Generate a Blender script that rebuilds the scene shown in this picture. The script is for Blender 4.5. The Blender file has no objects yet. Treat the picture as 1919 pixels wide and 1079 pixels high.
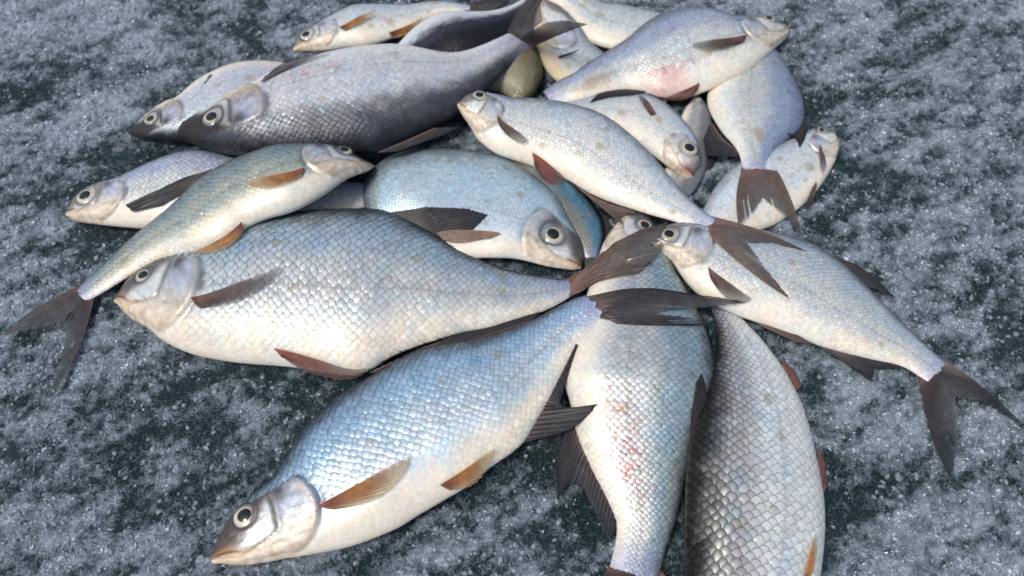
import bpy, math, random
import numpy as np

# ------------------------------------------------------------------ camera, sky, sun, exposure
scene = bpy.context.scene
col = scene.collection
PITCH = math.radians(60.0)
CAM_H = 0.68
cam_data = bpy.data.cameras.new("camera")
cam = bpy.data.objects.new("camera", cam_data)
col.objects.link(cam)
cam.location = (0.0, -CAM_H / math.tan(PITCH), CAM_H)
cam.rotation_euler = (math.radians(90) - PITCH, 0, 0)
cam_data.sensor_width = 36.0
cam_data.lens = 18.0 / math.tan(math.radians(65.8) / 2)
cam_data.clip_start = 0.01
cam_data.clip_end = 1000.0
cam_data.dof.use_dof = True
cam_data.dof.focus_distance = 0.70
cam_data.dof.aperture_fstop = 4.5
scene.camera = cam

SUN_EL = math.radians(64.0)
SUN_AZ = math.radians(232.0)      # bearing the light comes from: left of the photographer
world = bpy.data.worlds.new("World")
scene.world = world
world.use_nodes = True
wn = world.node_tree.nodes
wl = world.node_tree.links
wn.clear()
sky = wn.new("ShaderNodeTexSky")
sky.sky_type = 'NISHITA'
sky.sun_disc = False
sky.sun_elevation = SUN_EL
sky.sun_rotation = SUN_AZ
sky.air_density = 1.0
sky.dust_density = 3.0
sky.ozone_density = 1.2
bg = wn.new("ShaderNodeBackground")
bg.inputs[1].default_value = 0.115
wo = wn.new("ShaderNodeOutputWorld")
wl.new(sky.outputs[0], bg.inputs[0])
wl.new(bg.outputs[0], wo.inputs[0])

sun_data = bpy.data.lights.new("sun", 'SUN')
sun_data.energy = 1.9
sun_data.angle = math.radians(14.0)
sun_data.color = (1.0, 0.955, 0.89)
sun = bpy.data.objects.new("sun", sun_data)
col.objects.link(sun)
sx, sy, sz = math.sin(SUN_AZ) * math.cos(SUN_EL), math.cos(SUN_AZ) * math.cos(SUN_EL), math.sin(SUN_EL)
from mathutils import Vector, Matrix
sun.rotation_euler = Vector((sx, sy, sz)).to_track_quat('Z', 'Y').to_euler()

scene.view_settings.view_transform = 'Standard'
scene.view_settings.look = 'None'
scene.view_settings.exposure = 0.26
scene.view_settings.gamma = 1.0
scene.view_settings.use_curve_mapping = False
scene.render.engine = 'CYCLES'

# ------------------------------------------------------------------ measured fish: centre line x,y,z, half depth (0.1 mm), heading of the back (mrad); fins in 0.1 mm
FIT = {
 'F4': {"st":[[-4635,870,40,25,1644],[-4604,872,54,57,1715],[-4559,879,68,105,1774],[-4505,896,82,152,1803],[-4439,917,94,193,1790],[-4363,935,105,228,1747],[-4276,945,113,254,1705],[-4183,950,119,275,1689],[-4086,957,125,300,1705],[-3990,974,132,334,1735],[-3893,994,138,371,1760],[-3792,1015,144,406,1770],[-3689,1037,149,441,1765],[-3582,1060,153,470,1743],[-3471,1081,154,493,1701],[-3356,1096,152,502,1644],[-3236,1099,147,494,1587],[-3113,1094,139,476,1546],[-2988,1083,131,453,1530],[-2862,1077,122,434,1534],[-2733,1074,113,414,1545],[-2604,1072,105,389,1556],[-2472,1071,96,358,1562],[-2339,1071,88,326,1567],[-2204,1070,80,295,1574],[-2067,1069,72,263,1591],[-1928,1070,64,232,1618],[-1787,1079,56,204,1652],[-1645,1096,48,176,1682],[-1502,1116,40,146,1707]],"roll":0,"k":1.2,"len":0.317,"eye":[0.1,-0.05,0.0108],"gill":[0.231,-0.124],"sf":[],"mf":[["tail_fin",[[-1546,1255,40],[-1469,969,40]],[[-971,1363,40],[-1211,1114,40],[-939,805,40]]]]},
 'F7': {"st":[[-2595,3279,40,32,2063],[-2575,3289,47,48,2095],[-2548,3308,53,75,2101],[-2516,3330,59,106,2068],[-2474,3351,65,135,2009],[-2426,3371,71,162,1951],[-2371,3390,76,186,1915],[-2311,3406,80,204,1915],[-2249,3425,84,221,1941],[-2188,3454,88,243,1969],[-2125,3487,91,265,1978],[-2058,3515,95,285,1967],[-1989,3541,98,305,1949],[-1917,3570,100,327,1928],[-1843,3599,100,343,1906],[-1765,3622,97,340,1889],[-1686,3646,93,328,1883],[-1605,3672,88,312,1889],[-1523,3700,83,294,1905],[-1440,3727,78,272,1935],[-1356,3757,73,247,1978],[-1273,3795,69,216,2018],[-1193,3845,65,181,2031],[-1108,3892,61,154,1998],[-1019,3933,57,133,1920],[-926,3967,53,117,1815],[-829,3982,50,99,1705],[-729,3985,47,82,1616],[-628,3983,44,65,1556],[-526,3977,40,49,1515]],"roll":0,"k":1.2,"len":0.222,"eye":[0.094,0.025,0.0086],"gill":[0.269,-0.05],"sf":[["pectoral_fin",[0.275,-0.373],[0.481,0.0],0.2],["pelvic_fin",[0.519,-0.895],[0.706,-0.846],0.25]],"mf":[["tail_fin",[[-527,4030,40],[-524,3924,40]],[[37,4175,40],[-195,3982,40],[36,3915,40]]]]},
 'F6': {"st":[[-4248,1979,40,27,-1596],[-4218,1978,49,45,-1542],[-4177,1979,57,74,-1483],[-4129,1985,65,107,-1423],[-4075,1996,73,140,-1373],[-4018,2010,81,173,-1343],[-3956,2027,90,207,-1333],[-3891,2044,97,240,-1336],[-3820,2059,104,269,-1333],[-3746,2074,111,297,-1309],[-3669,2092,117,323,-1258],[-3595,2118,123,352,-1192],[-3523,2154,129,386,-1133],[-3450,2194,135,418,-1098],[-3374,2235,140,449,-1089],[-3295,2278,144,475,-1096],[-3212,2319,147,494,-1110],[-3127,2361,148,509,-1130],[-3039,2403,146,515,-1155],[-2949,2442,142,512,-1186],[-2856,2477,135,498,-1219],[-2761,2509,125,475,-1247],[-2665,2539,115,444,-1268],[-2568,2568,104,406,-1281],[-2471,2596,94,362,-1288],[-2372,2623,83,313,-1288],[-2272,2652,72,261,-1284],[-2171,2683,62,207,-1279],[-2068,2714,51,151,-1275],[-1964,2746,40,95,-1273]],"roll":0,"k":1.2,"len":0.244,"eye":[0.125,-0.075,0.0083],"gill":[0.275,-0.05],"sf":[],"mf":[["pelvic_fin",[[-3723,2454,123],[-3685,2513,129]],[[-3580,2682,126],[-3351,2571,329],[-3397,2428,342]]]]},
 'F22': {"st":[[79,2427,40,43,-187],[81,2435,47,55,-185],[84,2450,53,74,-173],[87,2468,59,97,-142],[91,2489,65,125,-88],[93,2514,71,155,-16],[91,2544,78,187,63],[88,2577,84,219,140],[82,2613,91,253,217],[72,2651,97,288,300],[58,2691,104,323,390],[39,2733,110,355,488],[14,2775,115,385,589],[-17,2818,119,411,693],[-55,2859,120,431,795],[-98,2896,121,444,890],[-146,2931,120,451,977],[-197,2961,118,452,1054],[-251,2988,114,448,1119],[-306,3013,109,441,1177],[-363,3035,103,431,1231],[-422,3054,97,416,1285],[-481,3070,90,399,1341],[-542,3082,83,379,1396],[-602,3091,76,354,1444],[-662,3096,69,322,1478],[-718,3098,62,282,1493],[-771,3102,55,234,1492],[-822,3106,48,182,1482],[-875,3112,40,130,1470]],"roll":0,"k":1.1,"len":0.136,"gill":[0.312,0.05],"sf":[],"mf":[]},
 'F9a': {"st":[[227,4781,40,77,308],[243,4732,49,96,335],[264,4665,58,125,385],[292,4591,66,161,468],[331,4517,73,192,571],[384,4452,77,212,668],[443,4391,78,225,734],[506,4329,79,235,765],[570,4263,79,244,773],[636,4195,80,246,767],[705,4127,80,240,745],[774,4055,81,232,711],[839,3972,81,236,681],[903,3885,82,253,688],[963,3795,83,293,756],[1030,3717,84,340,883],[1114,3664,85,368,1038],[1205,3625,85,383,1184],[1300,3595,84,386,1303],[1398,3575,81,378,1390],[1499,3566,77,365,1443],[1602,3560,73,350,1461],[1705,3551,68,332,1453],[1809,3536,64,311,1434],[1913,3519,60,286,1421],[2018,3501,56,257,1419],[2124,3484,52,227,1428],[2231,3469,48,191,1442],[2338,3457,44,151,1457],[2447,3446,40,110,1469]],"roll":0,"k":1,"len":0.281,"sf":[],"mf":[]},
 'F21': {"st":[[2117,2492,40,36,-89],[2115,2471,42,46,-83],[2113,2441,43,63,-83],[2111,2407,45,83,-93],[2108,2369,46,104,-115],[2103,2327,48,125,-146],[2095,2279,49,142,-178],[2084,2227,50,157,-204],[2071,2172,51,168,-222],[2058,2115,51,177,-234],[2043,2057,51,184,-244],[2029,1997,50,191,-255],[2012,1935,50,196,-266],[1994,1873,49,199,-273],[1976,1811,48,201,-275],[1958,1747,47,201,-275],[1940,1681,46,202,-278],[1922,1615,46,203,-291],[1903,1549,45,205,-316],[1881,1483,44,205,-354],[1856,1418,44,202,-405],[1827,1354,43,197,-468],[1795,1293,43,190,-542],[1757,1235,42,183,-622],[1714,1181,42,176,-704],[1668,1131,42,168,-786],[1619,1085,41,158,-863],[1567,1046,41,145,-927],[1513,1011,41,130,-971],[1458,976,40,115,-997]],"roll":0,"k":1.1,"len":0.172,"sf":[],"mf":[["dorsal_fin",[[2222,2028,51],[2155,1724,48],[2093,1504,45]],[[2313,1861,48],[2274,1650,47],[2132,1446,45]]]]},
 'F20': {"st":[[3553,1975,40,44,2440],[3537,1956,47,64,2436],[3517,1933,53,94,2434],[3493,1906,59,129,2436],[3463,1871,65,162,2438],[3426,1825,71,190,2434],[3383,1774,76,212,2423],[3336,1721,79,233,2405],[3287,1669,82,253,2384],[3235,1615,85,271,2360],[3181,1561,88,289,2335],[3124,1508,90,306,2308],[3065,1456,92,323,2282],[3004,1405,94,338,2258],[2941,1354,95,352,2236],[2876,1304,96,364,2216],[2810,1256,97,375,2203],[2742,1209,97,382,2198],[2674,1160,96,385,2198],[2606,1110,93,382,2199],[2539,1060,90,376,2196],[2471,1011,85,364,2192],[2404,964,79,345,2191],[2337,918,74,321,2197],[2273,871,68,291,2206],[2210,823,63,257,2213],[2148,776,57,219,2214],[2086,729,52,180,2211],[2025,684,46,137,2206],[1964,639,40,93,2201]],"roll":8,"k":1,"len":0.209,"eye":[0.1,0.522,0.0057],"gill":[0.219,0.398],"sf":[["pectoral_fin",[0.194,-0.025],[0.306,-0.647],0.28],["pelvic_fin",[0.35,-0.771],[0.475,-0.97],0.25]],"mf":[]},
 'F17': {"st":[[-159,1818,40,37,609],[-145,1798,43,49,619],[-125,1771,46,68,626],[-102,1740,48,90,625],[-77,1705,51,114,619],[-49,1667,53,138,611],[-20,1624,56,160,606],[11,1578,59,181,606],[44,1530,61,201,610],[79,1481,64,219,616],[115,1429,66,236,621],[153,1377,68,252,628],[192,1324,70,267,635],[232,1270,71,280,642],[273,1215,72,292,649],[315,1160,72,301,656],[358,1105,72,309,661],[402,1049,72,315,664],[446,993,71,319,665],[491,936,70,320,664],[536,878,67,318,659],[581,821,64,313,646],[626,763,61,305,618],[669,703,58,293,570],[708,641,55,272,499],[740,579,52,239,412],[764,517,49,196,320],[780,454,46,149,238],[791,389,43,104,174],[799,325,40,57,124]],"roll":0,"k":1.05,"len":0.18,"sf":[],"mf":[["tail_fin",[[854,347,40],[744,302,40]],[[1010,96,40],[879,127,40],[792,-26,40]]],["dorsal_fin",[[867,942,58],[939,730,52],[918,536,46]],[[1037,699,49],[1016,536,46],[947,379,40]]]]},
 'F12': {"st":[[1221,907,40,38,280],[1234,864,55,79,221],[1252,805,70,135,143],[1259,718,85,188,54],[1254,615,99,238,-20],[1244,503,112,288,-62],[1233,379,122,329,-74],[1220,247,130,363,-62],[1211,113,137,400,-37],[1210,-20,144,443,-11],[1213,-154,151,489,4],[1217,-288,158,534,0],[1218,-426,164,575,-23],[1216,-564,169,612,-59],[1205,-704,173,647,-97],[1182,-843,175,681,-121],[1159,-986,173,697,-123],[1139,-1130,167,684,-111],[1135,-1264,157,637,-97],[1119,-1399,146,591,-81],[1102,-1534,134,546,-54],[1096,-1666,123,493,-18],[1102,-1798,112,440,13],[1109,-1930,101,389,20],[1115,-2061,90,338,-6],[1117,-2193,80,288,-64],[1110,-2326,70,243,-144],[1078,-2460,60,214,-221],[1034,-2593,50,203,-276],[992,-2726,40,204,-310]],"roll":0,"k":1,"len":0.368,"eye":[0.081,0.323,0.0089],"gill":[0.181,0.274],"sf":[],"mf":[["anal_fin",[[525,-1350,146],[606,-1710,123],[754,-2018,101],[871,-2307,70]],[[360,-1898,120],[382,-2139,80],[468,-2012,80],[588,-1993,80],[687,-2207,80],[798,-2457,80],[853,-2388,100]]],["tail_fin",[[1205,-2758,40],[787,-2695,40]],[[1523,-3371,80],[965,-3143,80],[538,-3334,80]]]]},
 'F13': {"st":[[1785,-3750,40,37,-2974],[1781,-3727,69,70,-3025],[1779,-3696,97,121,-3070],[1777,-3656,125,178,-3108],[1776,-3603,152,234,-3138],[1777,-3541,176,288,3117],[1779,-3471,196,339,3090],[1784,-3391,211,382,3063],[1793,-3303,222,418,3036],[1804,-3208,229,450,3011],[1819,-3108,235,479,2988],[1836,-3003,240,506,2966],[1857,-2892,244,529,2944],[1882,-2775,246,549,2928],[1912,-2653,247,568,2922],[1942,-2525,248,582,2927],[1972,-2392,248,594,2940],[1999,-2252,246,602,2954],[2023,-2106,241,604,2963],[2049,-1954,234,594,2966],[2077,-1797,223,570,2968],[2107,-1635,212,540,2982],[2139,-1470,201,500,3017],[2162,-1300,188,455,3072],[2165,-1123,171,408,3138],[2158,-941,149,351,-3079],[2142,-754,123,282,-3012],[2114,-564,95,205,-2943],[2067,-370,68,131,-2874],[1997,-168,40,98,-2807]],"roll":12,"k":1.45,"len":0.37,"eye":[0.075,0.746,0.0091],"sf":[["pectoral_fin",[0.35,-0.522],[0.456,-0.572],0.22]],"mf":[["dorsal_fin",[[1475,-1932,306],[1576,-1691,278],[1685,-1467,258]],[[1565,-1405,289],[1625,-1152,345],[1684,-1063,340],[1718,-1208,297],[1693,-1450,405]]],["pelvic_fin",[[2568,-2187,176],[2607,-1935,164]],[[2665,-2001,155],[2697,-1812,145],[2678,-1682,139]]],["anal_fin",[[2571,-1142,137],[2493,-938,130]],[[2638,-1089,111],[2614,-974,114],[2522,-818,102]]]]},
 'F8': {"st":[[-1654,2746,40,44,-1540],[-1628,2747,51,59,-1481],[-1590,2752,62,83,-1423],[-1546,2759,73,113,-1364],[-1497,2770,85,145,-1302],[-1446,2786,96,178,-1239],[-1391,2808,108,210,-1180],[-1333,2834,120,241,-1130],[-1274,2864,133,272,-1086],[-1213,2898,146,302,-1043],[-1149,2936,159,326,-1000],[-1085,2979,173,347,-960],[-1021,3028,187,365,-938],[-956,3082,202,380,-944],[-887,3135,217,392,-983],[-813,3183,232,397,-1046],[-734,3225,246,395,-1112],[-650,3260,258,384,-1160],[-563,3289,264,361,-1169],[-475,3321,265,332,-1140],[-386,3366,258,304,-1084],[-296,3417,246,275,-1018],[-206,3477,232,243,-950],[-115,3546,218,211,-880],[-25,3626,204,182,-809],[65,3717,191,154,-740],[152,3821,178,131,-674],[237,3937,165,115,-616],[321,4064,152,102,-567],[401,4203,140,94,-525]],"roll":0,"k":1.3,"len":0.262,"sf":[],"mf":[["tail_fin",[[336,4281,140],[466,4124,140]],[[562,5232,140],[683,4704,140],[1102,4912,140]]]]},
 'F9b': {"st":[[400,3981,143,33,175],[405,3949,147,52,202],[414,3909,148,81,232],[424,3866,146,115,260],[439,3819,142,150,280],[456,3764,138,183,288],[475,3701,134,213,289],[495,3631,130,239,289],[517,3557,126,262,290],[541,3478,122,281,293],[566,3397,118,297,298],[591,3311,114,307,318],[617,3224,110,315,363],[648,3138,105,329,437],[688,3058,101,347,531],[738,2988,96,356,624],[793,2922,92,356,703],[851,2859,87,350,769],[911,2799,83,337,831],[974,2744,79,318,899],[1041,2694,74,296,972],[1112,2650,70,275,1045],[1186,2612,66,254,1112],[1262,2578,62,233,1172],[1341,2548,58,210,1224],[1421,2521,54,186,1274],[1503,2497,51,159,1324],[1586,2478,47,129,1373],[1671,2466,44,95,1413],[1756,2456,40,61,1443]],"roll":0,"k":1.1,"len":0.224,"gill":[0.388,-0.174],"sf":[["pectoral_fin",[0.4,-0.497],[0.431,0.1],0.25]],"mf":[]},
 'F19': {"st":[[2875,3619,40,48,-49],[2874,3589,46,67,-39],[2873,3549,52,95,-37],[2872,3503,57,127,-44],[2870,3450,63,160,-56],[2865,3389,68,192,-67],[2860,3322,74,224,-73],[2854,3250,79,255,-76],[2849,3175,85,286,-79],[2843,3098,90,317,-87],[2836,3018,95,348,-98],[2828,2937,100,379,-111],[2817,2854,105,409,-123],[2806,2768,109,439,-133],[2795,2681,114,467,-143],[2781,2592,118,494,-152],[2765,2498,122,517,-158],[2749,2401,127,533,-160],[2733,2300,132,538,-165],[2718,2197,137,530,-176],[2700,2096,143,507,-194],[2681,2003,149,469,-209],[2659,1921,155,420,-206],[2640,1844,163,369,-181],[2629,1770,170,316,-146],[2621,1694,178,261,-119],[2614,1609,186,214,-111],[2605,1512,193,181,-119],[2592,1410,199,163,-138],[2575,1307,202,155,-161]],"roll":0,"k":0.95,"len":0.234,"sf":[],"mf":[["dorsal_fin",[[3275,2269,132],[3159,2039,143],[2991,1874,155]],[[3253,1946,143],[3140,1696,223],[3071,1589,237],[3066,1758,202],[2988,1792,232]]],["anal_fin",[[2177,1997,155],[2260,1756,170],[2407,1530,193]],[[2075,1756,170],[2071,1546,173],[2200,1525,173],[2388,1525,173]]],["tail_fin",[[2735,1321,202],[2416,1293,202]],[[2907,452,202],[2773,758,202],[2584,943,206],[2460,771,202],[2285,614,202]]]]},
 'F15': {"st":[[687,221,40,32,871],[678,228,53,59,845],[661,243,67,97,826],[634,270,80,135,825],[600,304,93,175,847],[559,341,106,215,883],[508,377,120,249,914],[455,415,133,282,926],[399,456,147,314,921],[342,499,160,350,919],[286,548,173,394,934],[223,597,185,441,968],[151,641,193,483,1011],[73,686,195,523,1054],[-9,732,193,561,1098],[-96,776,187,600,1151],[-188,816,179,638,1217],[-284,848,171,672,1290],[-384,871,164,698,1365],[-486,888,156,717,1437],[-590,899,148,732,1514],[-696,903,140,751,1618],[-801,900,132,777,1783],[-905,883,123,793,2031],[-989,834,112,738,2343],[-1033,759,98,598,2654],[-1047,682,84,437,2901],[-1050,607,69,303,3066],[-1053,526,55,202,-3112],[-1040,413,40,140,-3034]],"roll":0,"k":0.75,"len":0.236,"eye":[0.188,-0.149,0.0116],"gill":[0.356,-0.448],"sf":[["pectoral_fin",[0.369,-0.597],[0.7,-0.597],0.13]],"mf":[]},
 'F18': {"st":[[1945,1324,63,26,1201],[1934,1328,81,49,964],[1921,1341,99,83,759],[1906,1364,115,117,609],[1888,1397,129,145,517],[1867,1439,139,169,465],[1844,1487,146,193,439],[1820,1541,150,217,431],[1795,1600,152,241,441],[1767,1664,151,264,469],[1732,1729,149,281,507],[1693,1794,145,294,548],[1650,1861,141,307,594],[1605,1928,136,322,653],[1556,1993,132,333,733],[1499,2052,129,340,835],[1437,2104,125,342,955],[1368,2148,122,336,1081],[1294,2178,119,321,1197],[1217,2201,116,302,1291],[1136,2218,113,283,1361],[1055,2233,109,264,1414],[971,2245,102,244,1454],[887,2250,93,219,1479],[801,2255,84,196,1488],[713,2263,75,178,1487],[624,2271,67,159,1485],[534,2279,58,138,1486],[443,2287,49,117,1488],[350,2294,40,96,1491]],"roll":0,"k":1.1,"len":0.209,"eye":[0.156,0.323,0.0102],"gill":[0.25,-0.672],"sf":[["pectoral_fin",[0.394,0.075],[0.519,0.498],0.3]],"mf":[]},
 'F14': {"st":[[1310,386,240,20,1642],[1338,388,251,51,1644],[1385,393,257,95,1625],[1448,399,255,135,1570],[1521,399,247,173,1478],[1600,391,235,214,1362],[1675,367,223,261,1249],[1751,332,212,308,1168],[1829,290,201,357,1132],[1911,247,190,405,1137],[2001,205,181,445,1167],[2099,168,172,474,1204],[2202,130,163,495,1237],[2309,95,156,511,1260],[2420,64,149,523,1263],[2534,32,142,533,1239],[2648,-4,136,537,1182],[2759,-51,130,538,1106],[2864,-113,123,527,1029],[2963,-184,115,504,974],[3059,-258,108,476,949],[3157,-331,100,443,947],[3257,-401,92,403,955],[3357,-470,84,358,963],[3456,-540,77,310,966],[3557,-608,69,263,955],[3661,-675,62,215,920],[3761,-748,55,178,863],[3852,-837,48,160,798],[3938,-933,40,152,734]],"roll":0,"k":1,"len":0.302,"eye":[0.081,0.05,0.0089],"gill":[0.225,-0.099],"sf":[["pectoral_fin",[0.238,-0.522],[0.369,-0.746],0.28]],"mf":[["dorsal_fin",[[3206,295,123],[3350,117,108],[3491,-56,92]],[[3445,192,107],[3646,-9,84],[3752,-167,77],[3553,-56,92]]],["pelvic_fin",[[2334,-424,142],[2384,-501,136]],[[2617,-548,139],[2831,-693,139],[2680,-659,115]]],["anal_fin",[[2878,-696,100],[3192,-777,84],[3557,-848,62]],[[3220,-931,77],[3326,-1036,62],[3366,-911,69],[3624,-894,55]]],["tail_fin",[[4066,-844,40],[3810,-1022,40]],[[4580,-1495,80],[4273,-1263,120],[4009,-1212,120],[3927,-1623,80],[3791,-1978,60]]]]},
 'F5': {"st":[[-3609,1887,202,23,-2339],[-3568,1847,233,71,-2125],[-3497,1820,263,121,-1941],[-3409,1802,291,169,-1805],[-3311,1785,317,216,-1710],[-3207,1774,341,266,-1634],[-3099,1770,362,317,-1563],[-2988,1775,379,365,-1490],[-2875,1789,390,415,-1419],[-2761,1811,395,466,-1353],[-2645,1841,395,513,-1297],[-2529,1881,392,563,-1262],[-2410,1928,388,614,-1254],[-2282,1969,384,653,-1264],[-2148,2008,380,685,-1277],[-2010,2048,377,707,-1283],[-1868,2089,374,724,-1279],[-1721,2130,372,735,-1268],[-1573,2178,371,732,-1257],[-1425,2233,370,710,-1255],[-1272,2284,370,680,-1258],[-1117,2331,369,640,-1253],[-960,2373,367,582,-1220],[-805,2427,359,514,-1152],[-654,2498,346,432,-1054],[-503,2592,330,350,-944],[-354,2721,312,282,-846],[-204,2880,289,231,-776],[-49,3060,253,196,-736],[118,3252,206,177,-715]],"roll":0,"k":1.35,"len":0.422,"eye":[0.125,0.174,0.0116],"gill":[0.275,0.274],"sf":[["pectoral_fin",[0.275,-0.398],[0.463,-0.622],0.2]],"mf":[["dorsal_fin",[[-1358,1419,371],[-1064,1585,370],[-791,1749,367]],[[-1166,1441,369],[-785,1624,367],[-538,1782,346]]],["tail_fin",[[-16,3376,206],[252,3137,206]],[[226,2908,1200],[301,2778,1200],[322,2526,1100],[555,2574,1100],[793,2462,1150]]]]},
 'F10': {"st":[[3343,3619,40,48,2287],[3297,3580,76,77,2237],[3238,3539,111,120,2198],[3165,3489,147,164,2176],[3081,3435,182,203,2171],[2989,3373,217,238,2171],[2893,3303,250,271,2158],[2796,3233,279,307,2118],[2698,3171,302,348,2049],[2603,3127,317,398,1962],[2509,3096,325,449,1879],[2413,3072,324,491,1816],[2315,3054,315,527,1784],[2214,3037,302,556,1784],[2110,3017,287,576,1810],[2003,2990,273,586,1846],[1895,2951,259,585,1871],[1786,2913,246,562,1872],[1676,2878,234,526,1849],[1567,2842,223,481,1818],[1462,2828,213,416,1801],[1354,2808,203,355,1819],[1241,2781,195,303,1865],[1125,2739,186,265,1917],[1006,2688,178,237,1954],[887,2633,166,214,1968],[768,2582,146,193,1969],[649,2535,120,174,1972],[529,2489,90,156,1987],[413,2434,59,133,2012]],"roll":7,"k":1,"len":0.326,"eye":[0.075,0.498,0.007],"gill":[0.206,0.224],"sf":[["pectoral_fin",[0.225,-0.274],[0.431,-0.174],0.2],["pelvic_fin",[0.45,-0.871],[0.575,-0.995],0.25]],"mf":[["anal_fin",[[1524,2452,185],[1210,2493,167],[967,2437,150]],[[1342,2352,230],[1075,2337,212],[867,2290,178]]]]},
 'F2': {"st":[[-3864,-147,40,44,1557],[-3817,-147,63,92,1586],[-3754,-143,86,164,1602],[-3671,-139,109,239,1595],[-3572,-133,130,307,1562],[-3455,-133,149,361,1519],[-3333,-150,167,429,1490],[-3205,-169,183,500,1494],[-3070,-182,197,571,1529],[-2930,-184,209,639,1580],[-2785,-176,219,696,1627],[-2636,-161,227,746,1656],[-2483,-142,231,787,1663],[-2324,-124,232,816,1648],[-2160,-111,232,840,1618],[-1990,-106,232,859,1582],[-1816,-110,231,877,1558],[-1637,-120,230,895,1554],[-1456,-133,229,908,1564],[-1278,-121,229,868,1567],[-1114,-108,228,770,1547],[-941,-120,228,677,1514],[-765,-143,225,584,1496],[-589,-165,215,490,1509],[-406,-171,193,411,1550],[-213,-179,165,357,1612],[-17,-166,133,298,1684],[182,-131,102,230,1757],[384,-84,71,160,1822],[587,-20,40,81,1879]],"roll":0,"k":1,"len":0.452,"eye":[0.088,0.249,0.0088],"gill":[0.225,0.025],"sf":[["pectoral_fin",[0.219,-0.323],[0.394,-0.025],0.22],["pelvic_fin",[0.388,-0.871],[0.569,-0.97],0.13]],"mf":[["dorsal_fin",[[-1285,740,228],[-1015,577,228],[-684,355,225]],[[-857,761,309],[-451,723,344],[-225,638,353],[-366,489,327],[-576,395,289]]],["anal_fin",[[-1249,-1025,229],[-782,-772,225],[-298,-561,165],[3,-465,133]],[[-1039,-1006,188],[-637,-793,188],[-247,-628,165],[53,-488,133]]],["tail_fin",[[585,71,40],[594,-111,40]],[[1685,732,40],[1605,645,40],[1449,354,360],[1492,293,349],[1472,227,307],[1220,-44,355]]]]},
 'F11': {"st":[[-571,2036,416,35,1305],[-548,2029,414,68,1371],[-513,2025,405,117,1400],[-463,2023,390,164,1369],[-402,2014,371,208,1286],[-336,1987,352,246,1193],[-269,1950,334,284,1140],[-195,1907,316,315,1153],[-115,1865,300,343,1221],[-25,1840,285,372,1306],[73,1826,271,391,1367],[175,1811,259,406,1385],[281,1795,247,420,1363],[388,1773,238,435,1314],[496,1740,229,448,1249],[605,1700,222,456,1169],[714,1655,217,455,1072],[820,1593,213,445,967],[916,1509,211,433,878],[1008,1415,211,420,823],[1101,1321,213,403,803],[1195,1230,217,375,803],[1289,1141,223,340,809],[1383,1053,230,299,814],[1476,964,240,257,819],[1569,875,250,214,828],[1665,790,262,174,840],[1763,704,275,140,854],[1861,616,288,118,869],[1963,533,301,103,887]],"roll":7,"k":1.05,"len":0.306,"eye":[0.081,0.473,0.0078],"gill":[0.188,0.597],"sf":[["pectoral_fin",[0.181,-0.124],[0.294,-0.572],0.28],["pelvic_fin",[0.319,-0.796],[0.513,-0.995],0.25]],"mf":[["anal_fin",[[698,1095,178],[884,947,182],[1041,850,195],[1252,767,208]],[[1115,587,250],[1104,713,191],[1155,750,194],[1259,736,215]]],["tail_fin",[[2044,604,309],[1882,461,294]],[[2886,231,301],[2559,324,320],[2294,293,358],[2442,-27,346],[2629,-315,301]]]]},
 'F3': {"st":[[-1464,1404,156,15,2842],[-1481,1352,235,33,2626],[-1515,1304,311,74,2411],[-1565,1262,380,120,2222],[-1629,1230,435,161,2090],[-1703,1201,473,201,2024],[-1781,1166,497,244,2005],[-1862,1126,510,290,1999],[-1948,1085,516,336,1983],[-2039,1045,520,377,1953],[-2134,1007,520,412,1913],[-2236,974,515,443,1880],[-2345,946,504,458,1870],[-2457,918,490,457,1898],[-2569,882,475,456,1961],[-2677,834,460,454,2042],[-2781,773,445,452,2109],[-2877,697,429,457,2137],[-2977,625,410,451,2117],[-3084,564,387,421,2069],[-3195,509,359,377,2022],[-3312,460,326,329,2000],[-3434,415,290,284,2016],[-3554,361,254,246,2063],[-3668,291,218,224,2121],[-3778,215,182,201,2167],[-3885,134,147,178,2190],[-3994,53,111,158,2191],[-4105,-28,76,137,2178],[-4220,-105,40,106,2157]],"roll":-8,"k":1.25,"len":0.338,"eye":[0.088,0.323,0.0091],"gill":[0.219,0.075],"sf":[["pectoral_fin",[0.225,-0.448],[0.4,-0.348],0.22],["pelvic_fin",[0.469,-0.945],[0.625,-0.995],0.26]],"mf":[["dorsal_fin",[[-2988,1186,406],[-3164,1033,392],[-3370,869,325]],[[-3343,1086,376],[-3630,902,370],[-3899,783,315],[-3820,701,302],[-3526,754,346]]],["tail_fin",[[-4313,-39,32],[-4127,-170,49]],[[-4857,-605,120],[-4539,-527,120],[-4227,-435,140],[-4196,-705,120],[-4186,-1203,60]]]]},
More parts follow.
